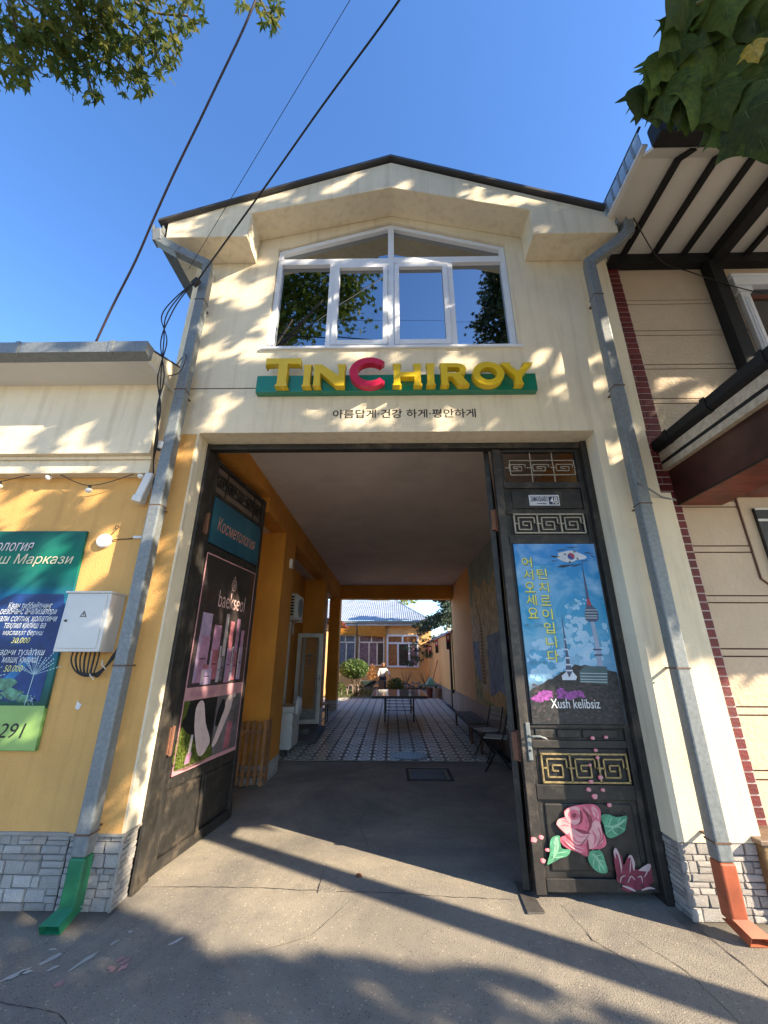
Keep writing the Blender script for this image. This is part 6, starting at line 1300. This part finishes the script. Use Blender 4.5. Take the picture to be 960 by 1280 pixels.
for i, (x, y) in enumerate(pos):
    p = ray(x, y, rl.uniform(6.3, 7.6)); s_ = rl.uniform(.065, .11)
    tip = Vector((rl.gauss(0, .55), rl.gauss(0, .55), -1)).normalized(); nrm = Vector((rl.gauss(0, .7), rl.gauss(-.3, .7), rl.gauss(.3, .6))); nrm = (nrm-tip*nrm.dot(tip)).normalized(); m_ = Matrix((tip.cross(nrm), tip, nrm)).transposed(); rot = tuple(m_.to_euler())
    if i < 295: piece('leaf', rl.choice(leaf_meshes), TC, p-base, (s_,)*3, rot)
    else:
        P_, F_ = rl.choice(leaf_v)
        restl.add([tuple(p-base+(m_ @ Vector(v))*s_) for v in P_], F_, i % 4)
tag(restl.build('leaf_spray', lmats, TC, fix=False, world=False), kind='stuff')
for pts in ([(-30, -40), (60, 20), (130, 60), (170, 105)], [(60, 20), (100, 70), (116, 118)], [(0, -30), (20, 40), (12, 90)], [(100, -60), (180, 10), (235, 20)], [(290, -60), (325, 0), (340, 30)], [(130, 10), (190, 60), (205, 88)], [(-40, 10), (40, 40), (90, 60)]):
    MB().tube(spl([ray(a, b_, 6.9)-base for a, b_ in pts], 5), .010, 5).build('twig', M_bark, TC, world=False)
# right: big leaves close overhead
TD = thing('vine_tree', 'leafy branch of large pointed leaves hanging into the top right corner', 'tree', (2.6, -.9, 0))
limbs(TD, [(0, 0, 0), (.05, 0, 2), (-.1, .1, 3.6)], [(-1.2, 1.2, 3.9), (-.9, 1.3, 4.2), (-.2, .5, 6), (.5, -.8, 7)], .10, 4)
def bigleaf(seed):
    r = random.Random(seed); k1, k2, k3 = r.uniform(.8, 1.2), r.uniform(-.12, .12), r.uniform(0, 6)
    out = [(0, -.02), (.16, -.13), (.36, -.08), (.50, .06), (.54, .20), (.74, .36), (.52, .42), (.40, .52), (.30, .68), (.17, .88), (0, 1.16), (-.15, .86), (-.30, .68), (-.42, .50), (-.54, .41), (-.72, .34), (-.53, .18), (-.48, .04), (-.36, -.09), (-.16, -.13)]
    out = csm([(x*(1+r.uniform(-.1, .1)), y*(1+r.uniform(-.05, .05))) for x, y in out], 2); n = len(out)
    def zz(x, y): return -.30*k1*abs(x)**1.3-.32*max(0, y-.35)**1.5+.05*math.sin(5*y+k3)*abs(x)*2+k2*x+.03*math.sin(9*abs(x)-6*y)
    vs = [(0, .28, zz(0, .28)+.03)]
    for f in (.4, .75, 1.0): vs += [(x*f, .28+(y-.28)*f, zz(x*f, .28+(y-.28)*f)+(.03*(1-f))) for x, y in out]
    fs = [(0, 1+i, 1+(i+1) % n) for i in range(n)]+[(1+a*n+i, 1+(a+1)*n+i, 1+(a+1)*n+(i+1) % n, 1+a*n+(i+1) % n) for a in (0, 1) for i in range(n)]
    m = MB().add(vs, fs, 0)
    def vein(p_, q_, w_):
        for j in range(5):
            a_ = [p_[i]+(q_[i]-p_[i])*j/5 for i in (0, 1)]; b_ = [p_[i]+(q_[i]-p_[i])*(j+1)/5 for i in (0, 1)]
            m.bar((*a_, zz(*a_)+.004+.012*(1-j/5)), (*b_, zz(*b_)+.004+.012*(1-(j+1)/5)), w_*(1-j*.15), w_*.6, 1)
    vein((0, -.02), (0, 1.05), .016)
    for s_ in (-1, 1): vein((0, .0), (s_*.62, .32), .010); vein((0, .22), (s_*.34, .56), .008); vein((0, .45), (s_*.18, .78), .006)
    return m
M_leafc = mat('big_leaf_dark', (0.06, 0.085, 0.016), 0.6, col2=(0.025, 0.045, 0.012), scale=7, trans=0.4, rand=0.3, spec=0.2)
blm = [bigleaf(k).mesh('leaf', [j, M_vein], smooth=True) for k in range(5) for j in (M_leafb, M_leafb, M_leafc)]; ylm = [bigleaf(9).mesh('leaf', [M_leafy, M_vein], smooth=True)]
base = wloc(TD)
def hang(x, y, d, s_, drop=0, rollz=0, me=None, tilt=0.0):
    """a leaf hanging tip-down, blade turned roughly to the street"""
    p = ray(x, y, d)
    o = piece('leaf', me or rl.choice(blm), TD, p-base, (s_,)*3); 
    tip = Vector((math.sin(rollz)*.5, .15+tilt, -1)).normalized(); n_ = (CAM-p).normalized()+Vector((rl.uniform(-.5, .5), rl.uniform(-.5, .5), rl.uniform(-.3, .3))); zax = (n_-tip*n_.dot(tip)).normalized(); xax = tip.cross(zax)
    o.rotation_euler = Matrix((xax, tip, zax)).transposed().to_euler(); return o
for (x, y, d, s_, ro) in [(812, 100, 1.95, .10, -.6), (832, 106, 1.9, .12, -.5), (852, 100, 1.92, .13, -.35), (872, 104, 1.9, .13, -.2), (893, 112, 1.86, .12, .25), (915, 112, 1.9, .13, .5), (842, 55, 2.0, .13, -1.2), (862, 62, 2.0, .15, -1.0), (880, 60, 2.0, .14, -.4), (845, 80, 2.02, .10, -.8), (905, 70, 2.0, .13, .1), (925, 92, 1.95, .13, .3),
        (945, 110, 1.9, .14, .5), (920, 130, 1.85, .15, .0), (932, 140, 1.8, .14, .45), (945, 125, 1.85, .13, .6), (958, 100, 1.85, .13, .6), (865, 8, 2.1, .14, -1.3), (885, 12, 2.1, .15, -.8), (905, 20, 2.1, .15, -.3), (928, 22, 2.1, .15, .1), (945, 30, 2.05, .15, .3), (958, 40, 2.0, .14, .6), (915, 45, 2.1, .14, -.1),
        (888, 38, 2.15, .14, -.6), (938, 60, 2.05, .13, .3), (960, 70, 2.0, .14, .5), (970, 120, 1.8, .15, .6), (905, 95, 2.0, .12, .0), (870, 80, 2.05, .13, -.5), (890, 0, 2.15, .14, -1.0), (930, -5, 2.1, .15, .2), (955, 5, 2.1, .15, .6), (900, -25, 2.1, .16, .0), (960, -25, 2.1, .16, .4), (868, -15, 2.15, .15, -.9)]:
    hang(x, y, d, s_*.95, rollz=ro)
hang(940, 55, 1.9, .05, rollz=.25, me=ylm[0])
for (x, y, ro) in ((806, 112, -.5), (818, 118, -.1), (836, 122, .1), (855, 126, .0), (826, 84, -.7), (846, 30, -1.2), (856, -5, -1.3), (878, 126, .3), (834, 68, -1.1), (900, 150, .1), (862, 112, -.3)): hang(x, y, 1.93, .095, rollz=ro)
for _ in range(10): hang(rl.uniform(885, 985), rl.uniform(-70, 100), rl.uniform(2.15, 2.5), rl.uniform(.09, .12), rollz=rl.uniform(-1, 1))
for pts in ([(985, -60), (950, 20), (925, 70), (905, 110)], [(970, -40), (920, 20), (880, 60), (845, 90)], [(990, 0), (965, 70), (945, 120)], [(960, -50), (900, -10), (870, 5)]):
    MB().tube(spl([ray(a, b_, 2.08)-base for a, b_ in pts], 5), .0045, 5).build('twig', mat('green_twig', (.12, .13, .05), .7), TD, world=False)
# conical tree behind, only seen mirrored in the window
TE = thing('conical_tree', 'slender conical tree across the street mirrored in the right window pane', 'tree', (3.15, -2.0, 0))
limbs(TE, [(0, 0, 0), (0, 0, 4), (.0, 0, 8), (0, 0, 12.4)], [], .12, 5)
cen = []
for k in range(150):
    z = 8.6+4.4*rA.random()**1.25; r_ = (13.3-z)*.24*math.sqrt(rA.random()); a = rA.uniform(0, 6.28); cen.append((3.15+r_*math.cos(a), -2.0+r_*math.sin(a), z))
ce = crown_mesh('crown', None, cen, 26, .15, .10, 8, M_dleaf); ce.parent = TE; ce.location = (-3.15, 2.0, 0)

# fir behind the courtyard wall, trees beyond the house
def fir(label, x, y, z0, z1, rad, n, seed):
    T = thing('fir_tree', label, 'tree', (x, y, .14)); MB().tube([(x, y, .14), (x, y, z1)], [.16, .03], 8).build('trunk', M_bark, T); r = random.Random(seed); mb = MB(); bb = MB()
    for k in range(n):
        t = r.random()**.8; z = z0+(z1-z0)*t; L_ = rad*(1-t*.8)*r.uniform(.55, 1.1); a = r.uniform(0, 6.28); c_, s_ = math.cos(a), math.sin(a)
        bb.tube([(x, y, z), (x+c_*L_*.5, y+s_*L_*.5, z-.05), (x+c_*L_, y+s_*L_, z-.3*L_*.8)], [.02, .012, .005], 4)
        for j in range(5):
            q_ = .3+.7*j/4; leafcloud(mb, (x+c_*L_*q_, y+s_*L_*q_, z-.26*L_*q_*q_-.03), (.24, .24, .11), 34, .075, seed*1000+k*7+j, .2)
    bb.build('branches', M_bark, T); tag(mb.build('crown', M_fir, T, fix=False), kind='stuff'); return T
fir('dark green fir leaning over the right courtyard wall', 3.3, 20.9, 1.9, 7.2, 2.9, 170, 1)
for k, (x, y, z, r_, lb, m_) in enumerate(((-.6, 33.5, 5.4, 2.6, 'pale yellow green tree rising behind the far roof', mat('sunny_leaf', (.30, .32, .06), .6, trans=.5)), (6.5, 34, 5.5, 3.0, 'dark tree behind the fir beyond the courtyard', M_dleaf))):
    T = thing('broadleaf_tree', lb, 'tree', (x, y, .14)); MB().tube([(x, y, .14), (x, y, z)], [.2, .1], 8).build('trunk', M_bark, T); q_ = MB()
    for j in range(26): 
        c_ = (x+rl.gauss(0, r_*.45), y+rl.gauss(0, r_*.4), z+rl.gauss(0, r_*.28)); leafcloud(q_, c_, (.6, .6, .45), 120, .12, 100+j+k*50, .5)
    tag(q_.build('crown', m_, T, fix=False), kind='stuff')

# overhead wires
def wire(label, pts, r_, m_=M_cable, n=10, cat='cable', nm='overhead_cable', sm=True):
    return tag(MB().tube(spl(pts, n), r_, 6).build(nm, m_, smooth=True), label, cat)
def wire_img(label, p0, img, Y1, r_, m_, wig=.0, ext=5.0, sag=.0):
    """cable from a fixed end p0 towards a far street pole, through a second point seen at img with depth Y1"""
    d = ray(*img, 1)-CAM; p1 = CAM+d*(Y1/d.y); p0 = Vector(p0); pts = []; rr = random.Random(int(img[0]))
    for k in range(31):
        t = k/30*ext; p = p0.lerp(p1, t); p.z -= sag*4*(t/ext)*(1-t/ext); p += Vector((rr.uniform(-wig, wig), 0, rr.uniform(-wig, wig))); pts.append(p)
    return wire(label, pts, r_, m_, 4)
wire_img('thick dark red cable rising from the left roof into the tree', (-2.74, 2.9, 4.27), (316, 8), 1.75, .0095, M_cable2, .012, 4)
wire_img('thin single wire crossing the sky between two thicker cables', (-2.17, 3.1, 5.52), (440, -4), 1.7, .0028, M_cable, .0, 4)
wire_img('thick black cable descending from the sky to the left downpipe', (-2.07, 3.13, 5.38), (500, -2), 1.6, .0085, M_cable, .006, 4)
DC = thing('drop_cables', 'tangle of black cables dropping beside the left downpipe to the cornice', 'cables', (-2.2, 3.1, 4.4))
MB().obox((-2.08, 3.13, 5.36), (.05, .05, .09), Matrix.Rotation(R(35), 3, 'Y')).build('clamp', M_cable, DC)
for k, o in enumerate(((0, 0), (.03, .02), (-.03, .01))):
    MB().tube(spl([(-2.08, 3.13, 5.38), (-2.22+o[0], 3.12, 5.14), (-2.29+o[0]*1.5, 3.10, 4.85+o[1]), (-2.22-o[0], 3.06, 4.50), (-2.16+o[0], 3.05, 4.08), (-2.13-o[0]*.5, 3.08, 3.75), (-2.12+o[0]*.4, 3.13, 3.45), (-2.18, 3.25, 3.28), (-2.17+o[0]*.3, 3.345, 3.0)]), .006, 6).build('cable', M_cable, DC, smooth=True)
MB().tube(spl([(-2.13, 3.1, 4.12), (-2.05, 3.14, 4.20), (-2.03, 3.16, 4.38), (-2.08, 3.2, 4.46), (-2.2, 3.3, 4.42)]), .005, 6).build('cable', M_cable, DC, smooth=True)
wire('slack thin cable strung under the upper canopy to the window trim', [(2.60, 3.0, 6.05), (3.15, 3.45, 6.0), (3.5, 3.50, 5.86), (3.85, 3.46, 5.60), (4.25, 3.5, 5.5)], .006)
